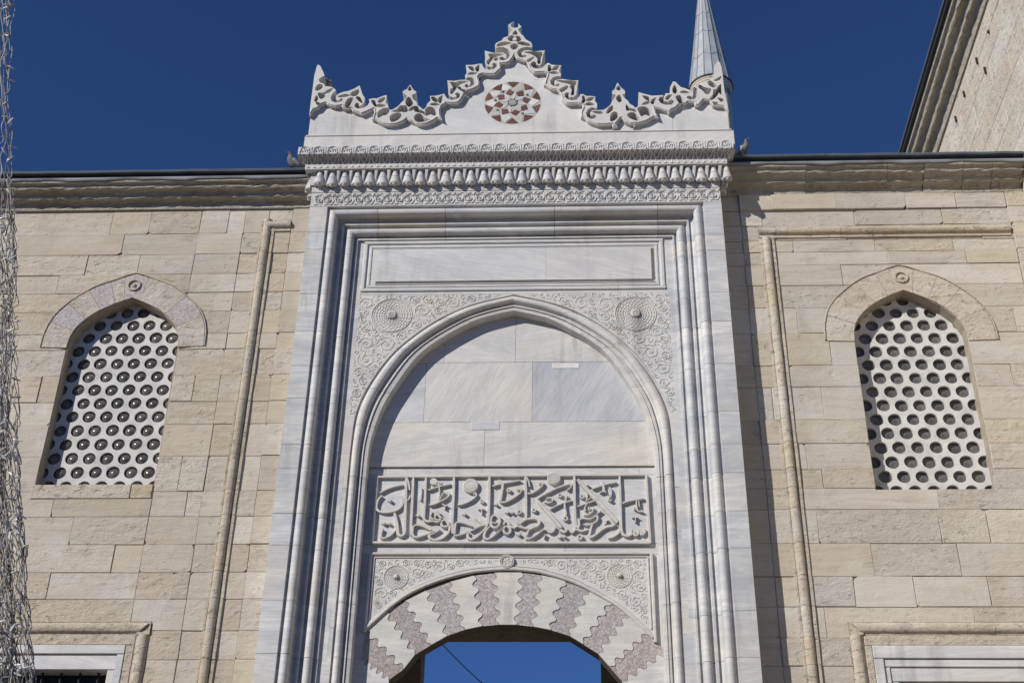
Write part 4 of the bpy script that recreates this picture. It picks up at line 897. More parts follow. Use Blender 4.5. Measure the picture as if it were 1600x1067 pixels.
def courses(par, rows, x0, x1, forced, exc, yfun, skew=0.0, tone=None):
    """exc = list of (xm, zmin, zmax, xl(z), xr(z)) openings left free"""
    prev = []
    for r in range(len(rows)-1):
        zt, zb = rows[r], rows[r+1]; js = [x0]; x = x0+rng.uniform(.25, .9)
        while x < x1-.2:
            if all(abs(x-p) > .12 for p in prev): js.append(x); x += rng.uniform(.5, 1.35)
            else: x += .09
        js.append(x1); prev = js[1:-1]
        ff = [f for f in forced if x0 < f < x1]
        act = [e for e in exc if e[1] < zt and e[2] > zb]
        ff += [e[0] for e in act]
        js = sorted([j for j in js if all(abs(j-f) > .16 for f in ff)]+ff)
        for e in act:   # keep joints from landing just beside an opening
            zm = (max(zb, e[1])+min(zt, e[2]))/2; l_, r_ = e[3](zm), e[4](zm)
            js = [j for j in js if j == e[0] or j in forced or not (l_-.2 < j < r_+.2)]
        for a, b in zip(js, js[1:]):
            lev = sorted({zb, zt}|{min(max(z, zb), zt) for e in act for z in (e[1]-.001, e[1]+.001, e[2], e[2]+.001)}|({zb+(zt-zb)*q/4 for q in range(5)} if act else set()))
            Lp, Rp = [], []; ok = True
            for z in lev:
                l_, r_ = a, b
                for e in act:
                    if e[1] <= z <= e[2]:
                        if b <= e[0]+1e-6: r_ = min(r_, e[3](z))
                        elif a >= e[0]-1e-6: l_ = max(l_, e[4](z))
                if r_-l_ > .015: Lp.append((l_, z)); Rp.append((r_, z))
            if len(Lp) < 2 or Lp[-1][1]-Lp[0][1] < .03: continue
            def thin(c):
                out = [c[0]]
                for i in range(1, len(c)-1):
                    t = (c[i][1]-out[-1][1])/(c[i+1][1]-out[-1][1]+1e-9)
                    if abs(out[-1][0]+(c[i+1][0]-out[-1][0])*t-c[i][0]) > .004: out.append(c[i])
                return out+[c[-1]]
            poly = thin(Lp)[::1]; poly = thin(Rp)+poly[::-1]
            xm_ = (a+b)/2
            build_stone(par, poly, yfun(xm_, (zt+zb)/2), tone(xm_, (zt+zb)/2) if tone else None)

def window(par, xc, hw, zs, glass, seed, tag_):
    f = hw/.675
    op = [(xc-f*a, z) for a, z in catmull(WH, 3)]; full = op+[(xc+f*a, z) for a, z in catmull(WH, 3)][::-1][1:]
    ring = [(xc-a, z) for a, z in catmull(WO, 3)]; ringf = ring+[(xc+a, z) for a, z in catmull(WO, 3)][::-1][1:]
    # grille with round openings
    outer = [(xc-hw-.03, zs-.03)]+[(x+(-.03 if x < xc else .03 if x > xc else 0), z+.03) for x, z in full]+[(xc+hw+.03, zs-.03)]
    dx, dz, r = .2075, .1855, .0785; hs = []; cs = []
    for j in range(15):
        z = zs+.055+dz*j
        for i in range(-5, 6):
            x = xc+.02+dx*(i+(.5 if j % 2 else 0))
            if not inpoly(x, z, outer) and not any(inpoly(x+r*.8*cos(t), z+r*.8*sin(t), outer) for t in (0, 1.57, 3.14, 4.71)): continue
            x += rng.uniform(-.004, .004); z_ = z+rng.uniform(-.004, .004); q_ = r*rng.uniform(.965, 1.035); hs.append([(x+q_*cos(2*pi*t/20), z_+q_*sin(2*pi*t/20)) for t in range(20)]); cs.append((x, z_))
    m = MB(); region(m, [outer], hs, YW+.165, YW+.20); gr = m.obj('window_grille', PLA, par); gr['label'] = tag_
    d = MB()
    if glass is GLS: pf = [(.082, .012), (.074, .0), (.060, -.020), (.036, -.034), (.033, -.030), (.022, -.036), (0, -.039)]
    else: pf = [(.082, .0), (.060, .003), (.057, -.003), (.038, .0), (.035, -.006), (.018, -.003), (.015, -.010), (0, -.012)]
    lathe(d, pf, (0, 0, 0), 'y', 18); dm = d.mesh('roundel', 40); dm.materials.append(glass)
    r_ = random.Random(seed)
    for x, z in cs:
        o = link('roundel', dm, gr, tuple([r_.uniform(.75, 1.25)]*3), (x, YW+.208, z)); o.rotation_euler = (r_.uniform(-.05, .05), 0, r_.uniform(-.05, .05))
    m = MB(); region(m, [outer], [], YW+.245, YW+.27); m.obj('window_back', DARK, gr)
    # reveal lining + voussoirs of the pointed arch
    nv = 10; half_o = ringf; half_i = full
    def at(c, t):
        Ls = [0]
        for a, b in zip(c, c[1:]): Ls.append(Ls[-1]+hypot(b[0]-a[0], b[1]-a[1]))
        s = t*Ls[-1]
        for i in range(len(c)-1):
            if s <= Ls[i+1]+1e-9: f_ = (s-Ls[i])/(Ls[i+1]-Ls[i]); return (c[i][0]+(c[i+1][0]-c[i][0])*f_, c[i][1]+(c[i+1][1]-c[i][1])*f_)
        return c[-1]
    cuts = [0, .115, .215, .31, .40, .455, .555, .645, .74, .86, 1]
    for i in range(10):
        ts = [cuts[i]+(cuts[i+1]-cuts[i])*q/4 for q in range(5)]
        if cuts[i] < .5 < cuts[i+1]: ts = sorted(ts+[.5])
        poly = [at(half_o, t) for t in ts]+[at(half_i, t) for t in ts[::-1]]
        m = MB(); region(m, [inset(poly, .002)], [], YW-.012+rng.uniform(-.003, .003), YW+.22)
        br = i in (1, 3, 5, 8) and seed == 1
        m.obj('voussoir', BR if br else LS, par, None, grey(1.0, 1.15, .02) if br else (1.04, 1.03, 1.03) if seed == 1 else tone(((1.02, 1.0, .97),), .97, 1.05))
    m = MB(); stroke(m, [(xc+a*1.012, z+.006) for a, z in [(-q, z) for q, z in WO]+[(q, z) for q, z in WO[::-1][1:]]], .016, YW, YW-.022, (1, 1), 3); m.obj('hood_fillet', LS, par, None, (.95, .93, .9))
    kx, kz = xc, 11.465; m = MB()
    stroke(m, [(kx+.075*cos(t*pi/10), kz+.075*sin(t*pi/10)) for t in range(20)], .02, YW-.012, YW-.03, (1, 1), 1, True); lathe(m, [(.028, 0), (.02, -.016), (0, -.02)], (kx, YW-.013, kz), 'y', 10); m.obj('keystone_boss', LS, par, None, (1, .97, .93))
    # jamb linings
    for s in (-1, 1):
        x = xc+s*hw; xa_, xb_ = (x-.002, x-.06) if s < 0 else (x+.002, x+.06)
        m = MB(); m.box(min(xa_, xb_), max(xa_, xb_), YW+.101, YW+.3, zs-.02, 10.55); m.obj('window_reveal', LS, par, None, (.92, .89, .84))
    return (xc, zs, 11.645, lambda z, c=xc: c-(interp(WO, z) if z > 10.56 else hw), lambda z, c=xc: c+(interp(WO, z) if z > 10.56 else hw))

def core(par, x0, x1, zt, holes):
    m = MB(); region(m, [[(x0, .01), (x1, .01), (x1, zt), (x0, zt)]], holes, YW+.014, YW+.32); m.obj('mortar_core', LM, par)
    m = MB(); region(m, [[(x0, .01), (x1, .01), (x1, zt), (x0, zt)]], [], YW+.325, YW+.9); m.obj('wall_backing', LM, par, None, (.5, .5, .5))

CP = [(-o, z) for o, z in [(0, -.004), (.024, -.002), (.032, .02), (.034, .055), (.045, .085), (.070, .102), (.098, .105), (.122, .104), (.134, .114), (.136, .140), (.146, .162), (.170, .180), (.195, .186), (.222, .188), (.234, .198), (.236, .228), (.250, .244), (.275, .250), (.280, .29)]]
def cornice(par, x0, x1, z0, js):
    js = [x0]+[j for j in js if x0+.2 < j < x1-.2]+[x1]
    for a, b in zip(js, js[1:]):
        # sub-divided along x and worn, so that the arrises are ragged
        n = max(3, int((b-a)/.09)); prof = CP+[(.3, CP[-1][1]), (.3, 0)]; k = len(prof); vs = []
        dy = rng.uniform(-.006, .006); wear = rng.uniform(.4, 1.6)
        for i in range(n+1):
            x = a+.0025+(b-a-.005)*i/n
            for q, (y, z) in enumerate(prof):
                jy = rng.uniform(0, .013)*wear if 1 < q < len(CP)-2 else 0; jz = rng.uniform(-.006, .006)*wear if 1 < q < len(CP)-2 else 0
                vs.append((x, YW+y+dy*(1 if y < .2 else 0)+jy, z0+z+jz))
        fs = [(i*k+q, i*k+(q+1) % k, (i+1)*k+(q+1) % k, (i+1)*k+q) for i in range(n) for q in range(k)]+[tuple(range(k)), tuple(range(n*k, (n+1)*k))]
        m = MB(); m.add(vs, fs); m.obj('cornice_block', LC, par, None, tone(((1, 1, 1), (1.0, .95, .86), (.95, .95, .95)), .9, 1.05))
    # lead flashing: wavy lip and gutter edge, with the roof sheet behind
    zt = z0+CP[-1][1]; m = MB(); n = int((x1-x0)/.08); vs = []; prof = [(-.300, -.018), (-.310, .0), (-.303, .02), (-.275, .028), (-.21, .03), (-.21, .004)]
    for i in range(n+1):
        x = x0+(x1-x0)*i/n; e = .010*sin(x*5.3)+.006*sin(x*13)+rng.uniform(-.003, .003)
        vs += [(x, YW+y, zt+z+(e if q < 2 else 0)) for q, (y, z) in enumerate(prof)]
    k = len(prof); m.add(vs, [(i*k+q, i*k+(q+1) % k, (i+1)*k+(q+1) % k, (i+1)*k+q) for i in range(n) for q in range(k)]); m.obj('lead_flashing', LEADL, par, 40, (.75, .75, .78))
    m = MB(); m.box(x0, x1, YW-.27, YW+2.5, zt+.032, zt+.085); m.obj('gutter_board', DARK, par)
    m = MB(); n = int((x1-x0)/.25); vs = []
    prof = [(-.335, .075), (-.345, .095), (-.335, .112), (-.29, .118), (2.5, .30), (2.5, .088), (-.29, .088)]; k = len(prof)
    for i in range(n+1):
        x = x0+(x1-x0)*i/n; e = rng.uniform(-.004, .004); vs += [(x, YW+y, zt+z+e) for y, z in prof]
    m.add(vs, [(i*k+q, i*k+(q+1) % k, (i+1)*k+(q+1) % k, (i+1)*k+q) for i in range(n) for q in range(k)]); m.obj('roof_edge', LEAD, par, 40)

def mould_v(par, name, prof, x, s, cuts, mt, col=None):
    """vertical moulding; prof (offset, height), from x in direction s"""
    for zt, zb in zip(cuts, cuts[1:]):
        p_ = [(x+s*o, YW-h) for o, h in prof]+[(x+s*prof[-1][0], YW+.05), (x+s*prof[0][0], YW+.05)]
        n = max(1, int((zt-zb)/.12)); m = MB(); k = len(p_); vs = []
        for i in range(n+1):
            z = zt-.002-(zt-zb-.004)*i/n
            vs += [(a+rng.uniform(-.0025, .0025), b+rng.uniform(-.001, .004) if b < YW else b, z) for a, b in p_]
        m.add(vs, [(i*k+q, i*k+(q+1) % k, (i+1)*k+(q+1) % k, (i+1)*k+q) for i in range(n) for q in range(k)]+[tuple(range(k)), tuple(range(n*k, (n+1)*k))])
        m.obj(name, mt, par, 50, col or tone(TONES))
def mould_h(par, name, prof, z, s, cuts, mt, mit0=False, mit1=False, col=None):
    for i, (a, b) in enumerate(zip(cuts, cuts[1:])):
        p_ = [(YW-h, z+s*o) for o, h in prof]+[(YW+.05, z+s*prof[-1][0]), (YW+.05, z+s*prof[0][0])]; of = [o for o, h in prof]+[prof[-1][0], prof[0][0]]
        x0 = [a+o for o in of] if (mit0 and i == 0) else [a+.002]*len(of)
        x1 = [b-o for o in of] if (mit1 and i == len(cuts)-2) else [b-.002]*len(of)
        m = MB(); n = max(1, int((b-a)/.12)); k = len(p_); vs = []
        for q in range(n+1):
            t = q/n
            for j in range(k): vs.append((x0[j]+(x1[j]-x0[j])*t, p_[j][0]+(rng.uniform(-.001, .004) if p_[j][0] < YW and 0 < q < n else 0), p_[j][1]+(rng.uniform(-.002, .002) if 0 < q < n else 0)))
        m.add(vs, [(q*k+j, q*k+(j+1) % k, (q+1)*k+(j+1) % k, (q+1)*k+j) for q in range(n) for j in range(k)]+[tuple(range(k)), tuple(range(n*k, (n+1)*k))])
        m.obj(name, mt, par, 50, col or tone(TONES))
ROLL = [(0, 0), (.002, .012), (.028, .014), (.032, .006)]+[(.085+.05*cos(radians(a)), .016+.045*sin(radians(a))) for a in range(170, 9, -20)]+[(.138, .008), (.150, .012), (.152, .022), (.182, .022), (.185, 0)]

# ---------------- left wall
wl = thing('courtyard_wall', 'beige stone courtyard wall left of the portal, with pierced window of glossy dark roundels', 'wall', (-6, .3, 0)); wl.location = (0, 0, 0)
exL = window(wl, -5.415, .682, 8.70, GLS, 1, 'white pierced plaster window grille with bulging dark roundels')
lowL = (-6.0, -1.0, 7.055, lambda z: -7.25, lambda z: -4.487)
rowsL = [12.66]+[P(330, v, YW)[1] for v in (365, 397, 428, 457, 486, 521, 545, 585.6, 627, 662.5, 712, 767, 806.6, 850, 894, 935.6, 985, 1030)]+[6.15, 5.72, 5.3, 4.9]
def toneL(x, z):
    if -4.75 < x < -4.15 and 8.62 < z < 9.05: return (1.14, 1.14, 1.13)
    if x < -5.4 and z > 9.4: return tone(((1.1, 1.1, 1.09), (1.03, 1.01, .97), (1.0, .96, .89), (1.08, 1.07, 1.05)))
    return None
XM = -3.93
courses(wl, rowsL, -9.2, XL+.03, [XM+.09, -3.535, -4.72, -4.15], [exL, lowL], lambda x, z: YW-(.012 if x > -3.535 else 0), tone=toneL)
for s_ in ((-6.12, -4.98), (-4.975, -4.73)):  # sill
    m = MB(); slab(m, [(s_[0], 8.52), (s_[1], 8.52), (s_[1], 8.698), (s_[0], 8.698)], YW-.014, YW+.25, .006, .002); m.obj('window_sill', LS, wl, None, (1.08, 1.06, 1.05) if s_[0] < -5 else (1.05, .98, .85))
core(wl, -9.2, XL+.02, 12.7, [[(-5.415-.682, 8.70), (-5.415+.682, 8.70)]+[(-5.415+a, z) for a, z in WH]+[(-5.415-a, z) for a, z in WH[::-1][1:]], [(-7.3, 3.6), (-4.725, 3.6), (-4.725, 6.705), (-7.3, 6.705)]])
cornice(wl, -9.2, XL-.035, 12.66, [P(u, 300, .1)[0] for u in (60, 122, 240, 309, 395)]+[-8.3])
mould_v(wl, 'roll_moulding', ROLL, XM, 1, [12.47]+[z for z in rowsL if z < 12.3][::1]+[4.0], LS)
mould_h(wl, 'roll_moulding', ROLL, 12.47+.0, -1, [XM+.10, -3.54], LS)
# lower left window: stone roll, marble frame, iron bars
LR = [(0, 0), (.01, .02)]+[(.065+.05*cos(radians(a)), .02+.045*sin(radians(a))) for a in range(170, 9, -20)]+[(.12, .01), (.14, 0)]; LR = [(o, h*.7) for o, h in LR]
mould_h(wl, 'window_roll', LR, 7.052, -1, [-9.0, -7.6, -6.1, -4.487], LS, False, True, (1, .96, .9))
mould_v(wl, 'window_roll', LR, -4.487, -1, [7.052-.14, 6.5, 5.9, 5.2, 4.5, 3.6], LS, (1, .97, .92))
m = MB(); m.box(-4.487-.14, -4.487-.002, YW-.02, YW+.05, 6.913, 7.048); m.obj('window_corner', LS, wl, None, (1, .96, .9))
def frame_piece(par, poly, y, col, name='window_frame', mt=None):
    m = MB(); slab(m, poly, y, YW+.2, .006, .0015); m.obj(name, mt or MM, par, None, col)
frame_piece(wl, [(-7.25, 6.80), (-4.49-.14, 6.80), (-4.49-.14, 6.912), (-7.25, 6.912)], YW-.005, (1.02, .99, .95), 'window_surround', LS)
frame_piece(wl, [(-4.72, 3.6), (-4.63, 3.6), (-4.63, 6.80), (-4.72, 6.80)], YW-.005, (1.02, .99, .95), 'window_surround', LS)
frame_piece(wl, [(-7.2, 6.70), (-4.722, 6.70), (-4.722, 6.80), (-7.2, 6.80)], YW-.012, (1, 1, 1)); frame_piece(wl, [(-7.2, 6.535), (-4.80, 6.535), (-4.80, 6.698), (-7.2, 6.698)], YW+.012, (1, 1, 1.02))
frame_piece(wl, [(-4.80, 3.6), (-4.722, 3.6), (-4.722, 6.698), (-4.80, 6.698)], YW-.010, (.98, .98, .98)); frame_piece(wl, [(-4.882, 3.6), (-4.802, 3.6), (-4.802, 6.533), (-4.882, 6.533)], YW+.014, (.98, .98, .98))
m = MB(); m.box(-7.2, -4.86, YW+.19, YW+.31, 3.6, 6.6); m.obj('window_dark', DARK, wl, None, (.3, .3, .3))
for i in range(10): m = MB(); tube(m, [(-5.0-.2*i, YW+.12, 3.6), (-5.0-.2*i, YW+.12, 6.56)], .014, 7); m.obj('window_bar', IRON, wl, 40)
m = MB(); tube(m, [(-7.2, YW+.12, 6.25), (-4.88, YW+.12, 6.25)], .012, 6); m.obj('window_bar', IRON, wl, 40)

# ---------------- right wall
XW = 5.74; XP = 5.50
wr = thing('courtyard_wall', 'beige stone courtyard wall right of the portal, with pierced window of dull roundels', 'wall')
exR = window(wr, 4.035, .665, 8.60, GLD, 2, 'white pierced plaster window grille with flat dusty roundels')
lowR = (4.2, -1.0, 7.055, lambda z: 2.885, lambda z: 5.80)
rowsR = [12.77]+[P(1250, v, YW)[1] for v in (329, 353, 376, 394, 414, 446, 481, 521, 571, 605, 656, 693, 733, 763, 796, 849, 900, 948, 996, 1040)]+[6.15, 5.72, 5.3, 4.9]
SX = 2.165
def toneR(x, z):
    return tone(((.96, .965, .985), (.94, .94, .95), (.94, .925, .89), (.98, .985, 1.01), (.92, .92, .93), (.96, .935, .87)), .92, 1.04)
courses(wr, rowsR, XR-.03, XW+.02, [SX, XP], [exR, lowR], lambda x, z: YW+.004 if x < SX else (YW-.035 if x > XP else YW-.028 if z > 12.51 else YW), tone=toneR)
core(wr, XR-.02, XW+.02, 12.8, [[(4.035-.665, 8.60), (4.035+.665, 8.60)]+[(4.035+a*.985, z) for a, z in WH]+[(4.035-a*.985, z) for a, z in WH[::-1][1:]], [(3.19, 3.6), (5.7, 3.6), (5.7, 6.67), (3.19, 6.67)]])
cornice(wr, XR+.035, XW-.01, 12.77, [P(u, 280, .1)[0] for u in (1260, 1388, 1446, 1507, 1553)])
RV = ROLL+[(.20, .010), (.225, .010), (.228, 0)]
mould_v(wr, 'roll_moulding', ROLL, 2.372, 1, [12.27-.186]+[z for z in rowsR if z < 12.03]+[4.0], LS)
RH = ROLL
mould_h(wr, 'roll_moulding', RH, 12.27, -1, [2.372, 2.72, P(1312, 360, YW)[0], P(1505, 360, YW)[0], XP-.03], LS)
m = MB(); m.box(2.374, 2.372+.185, YW-.02, YW+.05, 12.086, 12.265); m.obj('moulding_corner', LS, wr, None, (1, .96, .9))
# lower right window
mould_h(wr, 'window_roll', LR, 7.052, -1, [2.885, 4.1, P(1553, 980, YW)[0], XW], LS, True, False, (1, .97, .93))
mould_v(wr, 'window_roll', LR, 2.885, 1, [7.052-.14, 6.5, 5.9, 5.2, 4.5, 3.6], LS, (1, .97, .93))
m = MB(); m.box(2.887, 2.885+.14, YW-.02, YW+.05, 6.913, 7.048); m.obj('window_corner', LS, wr, None, (1, .96, .9))
frame_piece(wr, [(3.027, 6.80), (5.49, 6.80), (5.49, 6.912), (3.027, 6.912)], YW-.005, (1.0, .98, .95), 'window_surround', LS)
frame_piece(wr, [(3.027, 3.6), (3.10, 3.6), (3.10, 6.80), (3.027, 6.80)], YW-.005, (1.0, .98, .95), 'window_surround', LS)
frame_piece(wr, [(3.10, 6.66), (5.49, 6.66), (5.49, 6.80), (3.10, 6.80)], YW-.013, (1, 1, 1.02)); frame_piece(wr, [(3.10, 3.6), (3.20, 3.6), (3.20, 6.658), (3.10, 6.658)], YW-.012, (1, 1, 1.02))
frame_piece(wr, [(3.202, 6.575), (5.49, 6.575), (5.49, 6.658), (3.202, 6.658)], YW+.008, (1, 1, 1.02)); frame_piece(wr, [(3.202, 3.6), (3.26, 3.6), (3.26, 6.573), (3.202, 6.573)], YW+.010, (1, 1, 1.02))
frame_piece(wr, [(3.262, 6.425), (5.49, 6.425), (5.49, 6.573), (3.262, 6.573)], YW+.026, (1, 1, 1.03)); frame_piece(wr, [(3.262, 3.6), (3.335, 3.6), (3.335, 6.423), (3.262, 6.423)], YW+.028, (1, 1, 1.03))
m = MB(); m.box(3.33, 5.4, YW+.10, YW+.16, 6.30, 6.424); m.obj('window_frame', RED, wr)
m = MB(); m.box(3.33, 5.4, YW+.19, YW+.31, 3.6, 6.42); m.obj('window_dark', DARK, wr, None, (.3, .3, .3))

# ================================================================== SIDE BUILDING (wing at right)
sb = thing('side_building', 'tall pale stone building rising above the right wall, with slanting dark cornice', 'building')
m = MB(); m.box(XW+.03, XW+4, -4.5, 12, .01, 16.2); m.obj('wall_core', LM, sb)
zz = 15.83; prev = []; rr = random.Random(21)
def wing_stone(y0, y1, z0, z1):
    m = MB(); p_ = [(y0, z0), (y1, z0), (y1, z1), (y0, z1)]; a = inset(p_, rr.choice((.0006, .001, .002))); b = inset(a, .006); x = XW+rr.uniform(-.004, .004); n = 4
    m.add([(XW+.05, y, z) for y, z in a]+[(x+.006, y, z) for y, z in a]+[(x, y, z) for y, z in b], [(8, 9, 10, 11)]+[(i, (i+1) % 4, 4+(i+1) % 4, 4+i) for i in range(4)]+[(4+i, 4+(i+1) % 4, 8+(i+1) % 4, 8+i) for i in range(4)])
    m.obj('stone', LS, sb, None, tone(((1.17, 1.15, 1.11), (1.15, 1.12, 1.06), (1.19, 1.17, 1.14), (1.13, 1.09, 1.01)), .96, 1.04, rr))
while zz > 6:
    h = rr.uniform(.30, .46); y = -4.4+rr.uniform(0, .5)
    ys = [-4.45]
    while y < 6.5: ys.append(y); y += rr.uniform(.6, 1.4)
    ys.append(7.5)
    for a, b in zip(ys, ys[1:]): wing_stone(a, b, zz-h, zz)
    zz -= h
ys = [-4.4, -3, -1.7, -.5, .7, 1.9, 3.0, 4.3, 5.6, 7.5]
for a, b in zip(ys, ys[1:]):
    prof = [(XW+y*1.15, 15.83+z*1.70) for y, z in CP]+[(XW+.1, 15.83+.29*1.70), (XW+.1, 15.83)]; k = len(prof); n = int((b-a)/.1); vs = []
    for i in range(n+1):
        y = a+.003+(b-a-.006)*i/n
        vs += [(x+(rr.uniform(0, .010) if 1 < q < len(CP)-2 else 0), y, z+(rr.uniform(-.005, .005) if 1 < q < len(CP)-2 else 0)) for q, (x, z) in enumerate(prof)]
    m = MB(); m.add(vs, [(i*k+q, i*k+(q+1) % k, (i+1)*k+(q+1) % k, (i+1)*k+q) for i in range(n) for q in range(k)]+[tuple(range(k)), tuple(range(n*k, (n+1)*k))]); m.obj('cornice_block', LC, sb, None, tone(((1, .97, .92),), .9, 1.05, rr))
m = MB(); m.box(XW-.37, XW+4, -4.45, 12, 16.33, 16.385); m.obj('gutter_board', DARK, sb)
m = MB(); m.box(XW-.40, XW+4, -4.47, 12, 16.387, 16.425); m.obj('roof_edge', LEAD, sb)
def PXw(u, v, X):
    d = RT*((u-800)/F_PX)-UP*((v-533.5)/F_PX)+FW; q = CAM+d*((X-CAM.x)/d.x); return q.y, q.z
for u, v, ln in ((1546, 50, .05), (1528, 95, .13), (1541, 110, .13), (1508, 147, .12), (1495, 186, .12)):
    y, z = PXw(u, v, XW)
    m = MB(); n = 5
    for i in range(n): m.box(XW-.03, XW+.02, y-.008, y+.012, z-ln/2+ln*i/n, z-ln/2+ln*(i+.62)/n)
    m.obj('iron_cramp', RUST, sb)

# ================================================================== MINARET
mx_, my_ = 8.80, 49.3
mn = thing('minaret', 'slender stone minaret with pale grey lead cone behind the crest', 'minaret', (mx_, my_, 0)); mn.location = (0, 0, 0)
m = MB(); NS = 16
lathe(m, [(1.5, 0), (1.42, 20), (1.2, 40), (1.17, 59.600), (1.17, 60.350)], (mx_, my_, 0), 'z', NS); m.obj('shaft', LS, mn, None, (.95, .95, .97))
m = MB(); lathe(m, [(1.17, 60.352), (1.21, 60.400), (1.21, 60.500), (1.25, 60.550), (1.26, 60.650), (1.30, 60.700), (1.31, 60.800)], (mx_, my_, 0), 'z', NS*2); m.obj('eaves_ring', LS, mn, 30, (1.05, 1.04, 1.02))
m = MB(); lathe(m, [(1.36, 60.800), (1.38, 60.860), (1.36, 60.910), (1.0, 60.910)], (mx_, my_, 0), 'z', NS*2); m.obj('cap_rim', DARK, mn, 30)
m = MB(); lathe(m, [(1.33, 60.915), (.9, 64.200), (.47, 67.800), (.05, 71.200), (0, 71.300)], (mx_, my_, 0), 'z', NS); m.obj('cap', LEADL, mn)
for i in range(NS):
    t = 2*pi*i/NS; m = MB(); tube(m, [(mx_+r*cos(t), my_+r*sin(t), z) for r, z in ((1.335, 60.920), (.905, 64.200), (.475, 67.800), (.05, 71.200))], [.03, .025, .02, .01], 5); m.obj('cap_seam', LEADL, mn, 60, (.7, .72, .75))
    tt = t+pi/NS
    m = MB(); w_ = .14; c_ = Vector((mx_+1.165*cos(tt), my_+1.165*sin(tt), 60.050)); e = Vector((-sin(tt), cos(tt), 0)); o_ = Vector((cos(tt), sin(tt), 0))
    m.add([c_+e*a+Vector((0, 0, b))+o_*d for d in (-.02, .012) for a, b in ((-w_, -.2), (w_, -.2), (w_, .2), (-w_, .2))], [(0, 1, 2, 3), (4, 5, 6, 7), (0, 1, 5, 4), (1, 2, 6, 5), (2, 3, 7, 6), (3, 0, 4, 7)]); m.obj('teal_tile', TEAL, mn)
for z in (62.800, 65.000, 66.800):
    r = 1.33-(z-60.9)/10.4*1.33+.012; m = MB(); pts = [(mx_+r*cos(2*pi*i/NS), my_+r*sin(2*pi*i/NS), z+.25*(i % 2)) for i in range(NS+1)]; tube(m, pts, .012, 4); m.obj('cap_lap', LEADL, mn, 60, (.65, .67, .7))

# ================================================================== STRING LIGHTS at the left edge
sl = thing('string_lights', 'tangled hanging bundle of grey fairy light wires with white bulbs at left edge', 'string lights', (-4.0, -6, 0)); sl.location = (0, 0, 0)
r_ = random.Random(3); YL = -6.0
def env(v):   # (left, right) limits of the bundle in the photograph
    tab = [(-140, -10, 14), (0, -6, 20), (60, -4, 16), (130, 0, 16), (170, 2, 15), (250, -4, 18), (320, -12, 22), (420, -14, 24), (560, -22, 27), (680, -26, 28), (780, -30, 31), (900, -34, 40), (1000, -40, 48), (1200, -60, 66)]
    for (a, l0, r0), (b, l1, r1_) in zip(tab, tab[1:]):
        if a <= v <= b: t = (v-a)/(b-a); return l0+(l1-l0)*t, r0+(r1_-r0)*t
    return tab[-1][1:]
def strand(v0, v1, rad, wig, frac0):
    m = MB(); pts = []; v = v0; f = frac0
    while v < v1:
        l_, rg = env(v); f = min(1, max(0, f+r_.uniform(-wig, wig))); x, z = P(l_+(rg-l_)*f, v, YL); pts.append((x, YL+r_.uniform(-.06, .06), z)); v += r_.uniform(14, 26)
    if len(pts) < 3: return
    c = catmull(pts, 4); tube(m, c, rad, 5); m.obj('wire', WIRE, sl, 60, tuple([r_.uniform(.6, 1.6)]*3))
for i in range(5): strand(-140, 1200, .0038, .16, r_.random())
for i in range(20): strand(r_.uniform(260, 420), 1200, .0029, .15, r_.random())
for i in range(44): strand(r_.uniform(480, 880), 1200, .0029, .07, r_.random())
for i in range(5): strand(-140, r_.uniform(60, 140), .0032, .35, r_.random())
bm_ = MB(); lathe(bm_, [(.004, 0), (.006, .004), (.0068, .034), (.005, .04), (.005, .058), (0, .064)], (0, 0, 0), 'z', 7); bulm = bm_.mesh('bulb', 40); bulm.materials.append(BULB)
for i in range(290):
    v = -100+1250*(r_.random()**.62); l_, rg = env(v)
    f = r_.random()**.5 if r_.random() < .5 else r_.random()
    if 110 < v < 300 and r_.random() < .7: continue
    x, z = P(l_+(rg-l_)*f, v, YL); o = link('bulb', bulm, sl, tuple([r_.uniform(.5, 1.3)]*3), (x, YL+r_.uniform(-.07, .0), z)); o.rotation_euler = (r_.uniform(0, 6.28), r_.uniform(0, 6.28), r_.uniform(0, 6.28))

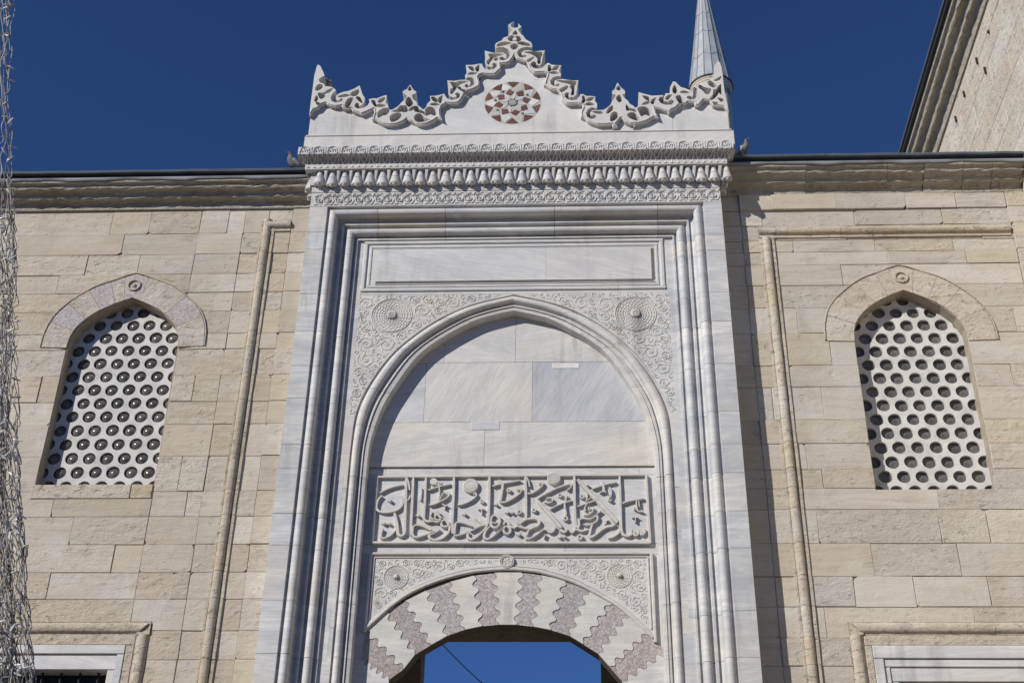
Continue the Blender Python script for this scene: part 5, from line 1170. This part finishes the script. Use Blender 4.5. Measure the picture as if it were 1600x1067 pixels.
# ================================================================== PIGEONS, WEED, CABLE
def pigeon(label, loc, rz):
    b = thing('pigeon', label, 'pigeon', loc, 'pigeons on the roof edge'); b.rotation_euler = (0, -.35, rz)
    spine = [(-.19, .0, .045, .012, .006), (-.13, 0, .055, .03, .014), (-.08, 0, .075, .042, .034), (-.02, 0, .095, .055, .052), (.04, 0, .115, .056, .058), (.085, 0, .145, .042, .046), (.10, 0, .18, .028, .030), (.108, 0, .205, .024, .024), (.122, 0, .222, .026, .024), (.142, 0, .222, .018, .017), (.153, 0, .218, .007, .007), (.178, 0, .208, .002, .002)]
    m = MB(); n = 10; vs = []
    for i, (x, y, z, a, c) in enumerate(spine):
        x0, z0 = spine[max(0, i-1)][0], spine[max(0, i-1)][2]; x1, z1 = spine[min(len(spine)-1, i+1)][0], spine[min(len(spine)-1, i+1)][2]
        d = Vector((x1-x0, 0, z1-z0)).normalized(); up = Vector((-d.z, 0, d.x))
        for k in range(n): t = 2*pi*k/n; q = Vector((x, 0, z))+Vector((0, 1, 0))*a*cos(t)+up*c*sin(t); vs.append(tuple(q))
    m.add(vs, [(i*n+k, i*n+(k+1) % n, (i+1)*n+(k+1) % n, (i+1)*n+k) for i in range(len(spine)-1) for k in range(n)]+[tuple(range(n)), tuple(range((len(spine)-1)*n, len(spine)*n))])
    m.obj('body', BIRD, b, 60)
    m = MB(); lathe(m, [(0, -.030), (.020, -.022), (.0275, 0), (.022, .02), (0, .028)], (.122, 0, .223), 'z', 10); m.obj('head', BIRDD, b, 60)
    for s in (-1, 1):
        m = MB(); m.add([(.06, s*.052, .125), (.03, s*.064, .15), (-.10, s*.04, .10), (-.17, s*.016, .052), (-.06, s*.052, .072), (.03, s*.062, .085)], [(0, 1, 2, 3, 4, 5)]); m.add([(.06, s*.042, .125), (.03, s*.05, .15), (-.10, s*.026, .10), (-.17, s*.01, .052), (-.06, s*.04, .072), (.03, s*.05, .085)], [(0, 1, 2, 3, 4, 5)]); m.obj('wing', BIRDW, b)
        m = MB(); tube(m, [(.0, s*.025, .06), (.005, s*.025, .0)], .006, 5)
        for a in (-.5, 0, .5): tube(m, [(.005, s*.025, .005), (.005+.03*cos(a), s*.025+.03*sin(a), .003)], .004, 4)
        m.obj('leg', RUST, b)
    return b
zr_ = 12.66+.33+.118; x_, z_ = P(455, 262, -.02)
pigeon('grey pigeon perched on roof edge just left of the portal cornice', (-3.56, -.01, 12.66+.29+.118-.01), 3.6)
zr_ = 12.77+.33+.118
pigeon('grey pigeon perched on roof edge just right of the portal cornice', (2.25, -.01, 12.77+.29+.118-.01), -.6)
wd = thing('weed_tuft', 'small green weed growing on the right part of the crest', 'plant', (P(1030, 154, .05)[0], .05, P(1030, 154, .05)[1]-.02))
for i in range(14):
    a = r_.uniform(0, 6.28); l_ = r_.uniform(.03, .07); m = MB(); t = Vector((cos(a)*l_*.9, sin(a)*l_*.5, l_*r_.uniform(.4, 1))); s_ = Vector((-sin(a), cos(a), 0))*.010
    m.add([(0, 0, 0), tuple(t*.5+s_), tuple(t), tuple(t*.5-s_)], [(0, 1, 2, 3)]); m.obj('leaf', LEAF, wd)
cb = MB(); a = P(690, 1005, 8); b = P(775, 1085, 8); pts = [(a[0]-2+(b[0]+2-a[0]+2)*t/16, 8, a[1]+2*.93+(b[1]-2*.93-a[1]-2*.93)*t/16-.12*sin(pi*t/16)) for t in range(17)]
pts = [(a[0]+(b[0]-a[0])*t, 8, a[1]+(b[1]-a[1])*t-.03*sin(pi*max(0, min(1, t)))) for t in [-1+q*.2 for q in range(18)]]
tube(cb, pts, .009, 6); co = cb.obj('overhead_cable', IRON, None, 60); co['label'] = 'thin dark cable crossing the sky seen through the doorway'; co['category'] = 'cable'
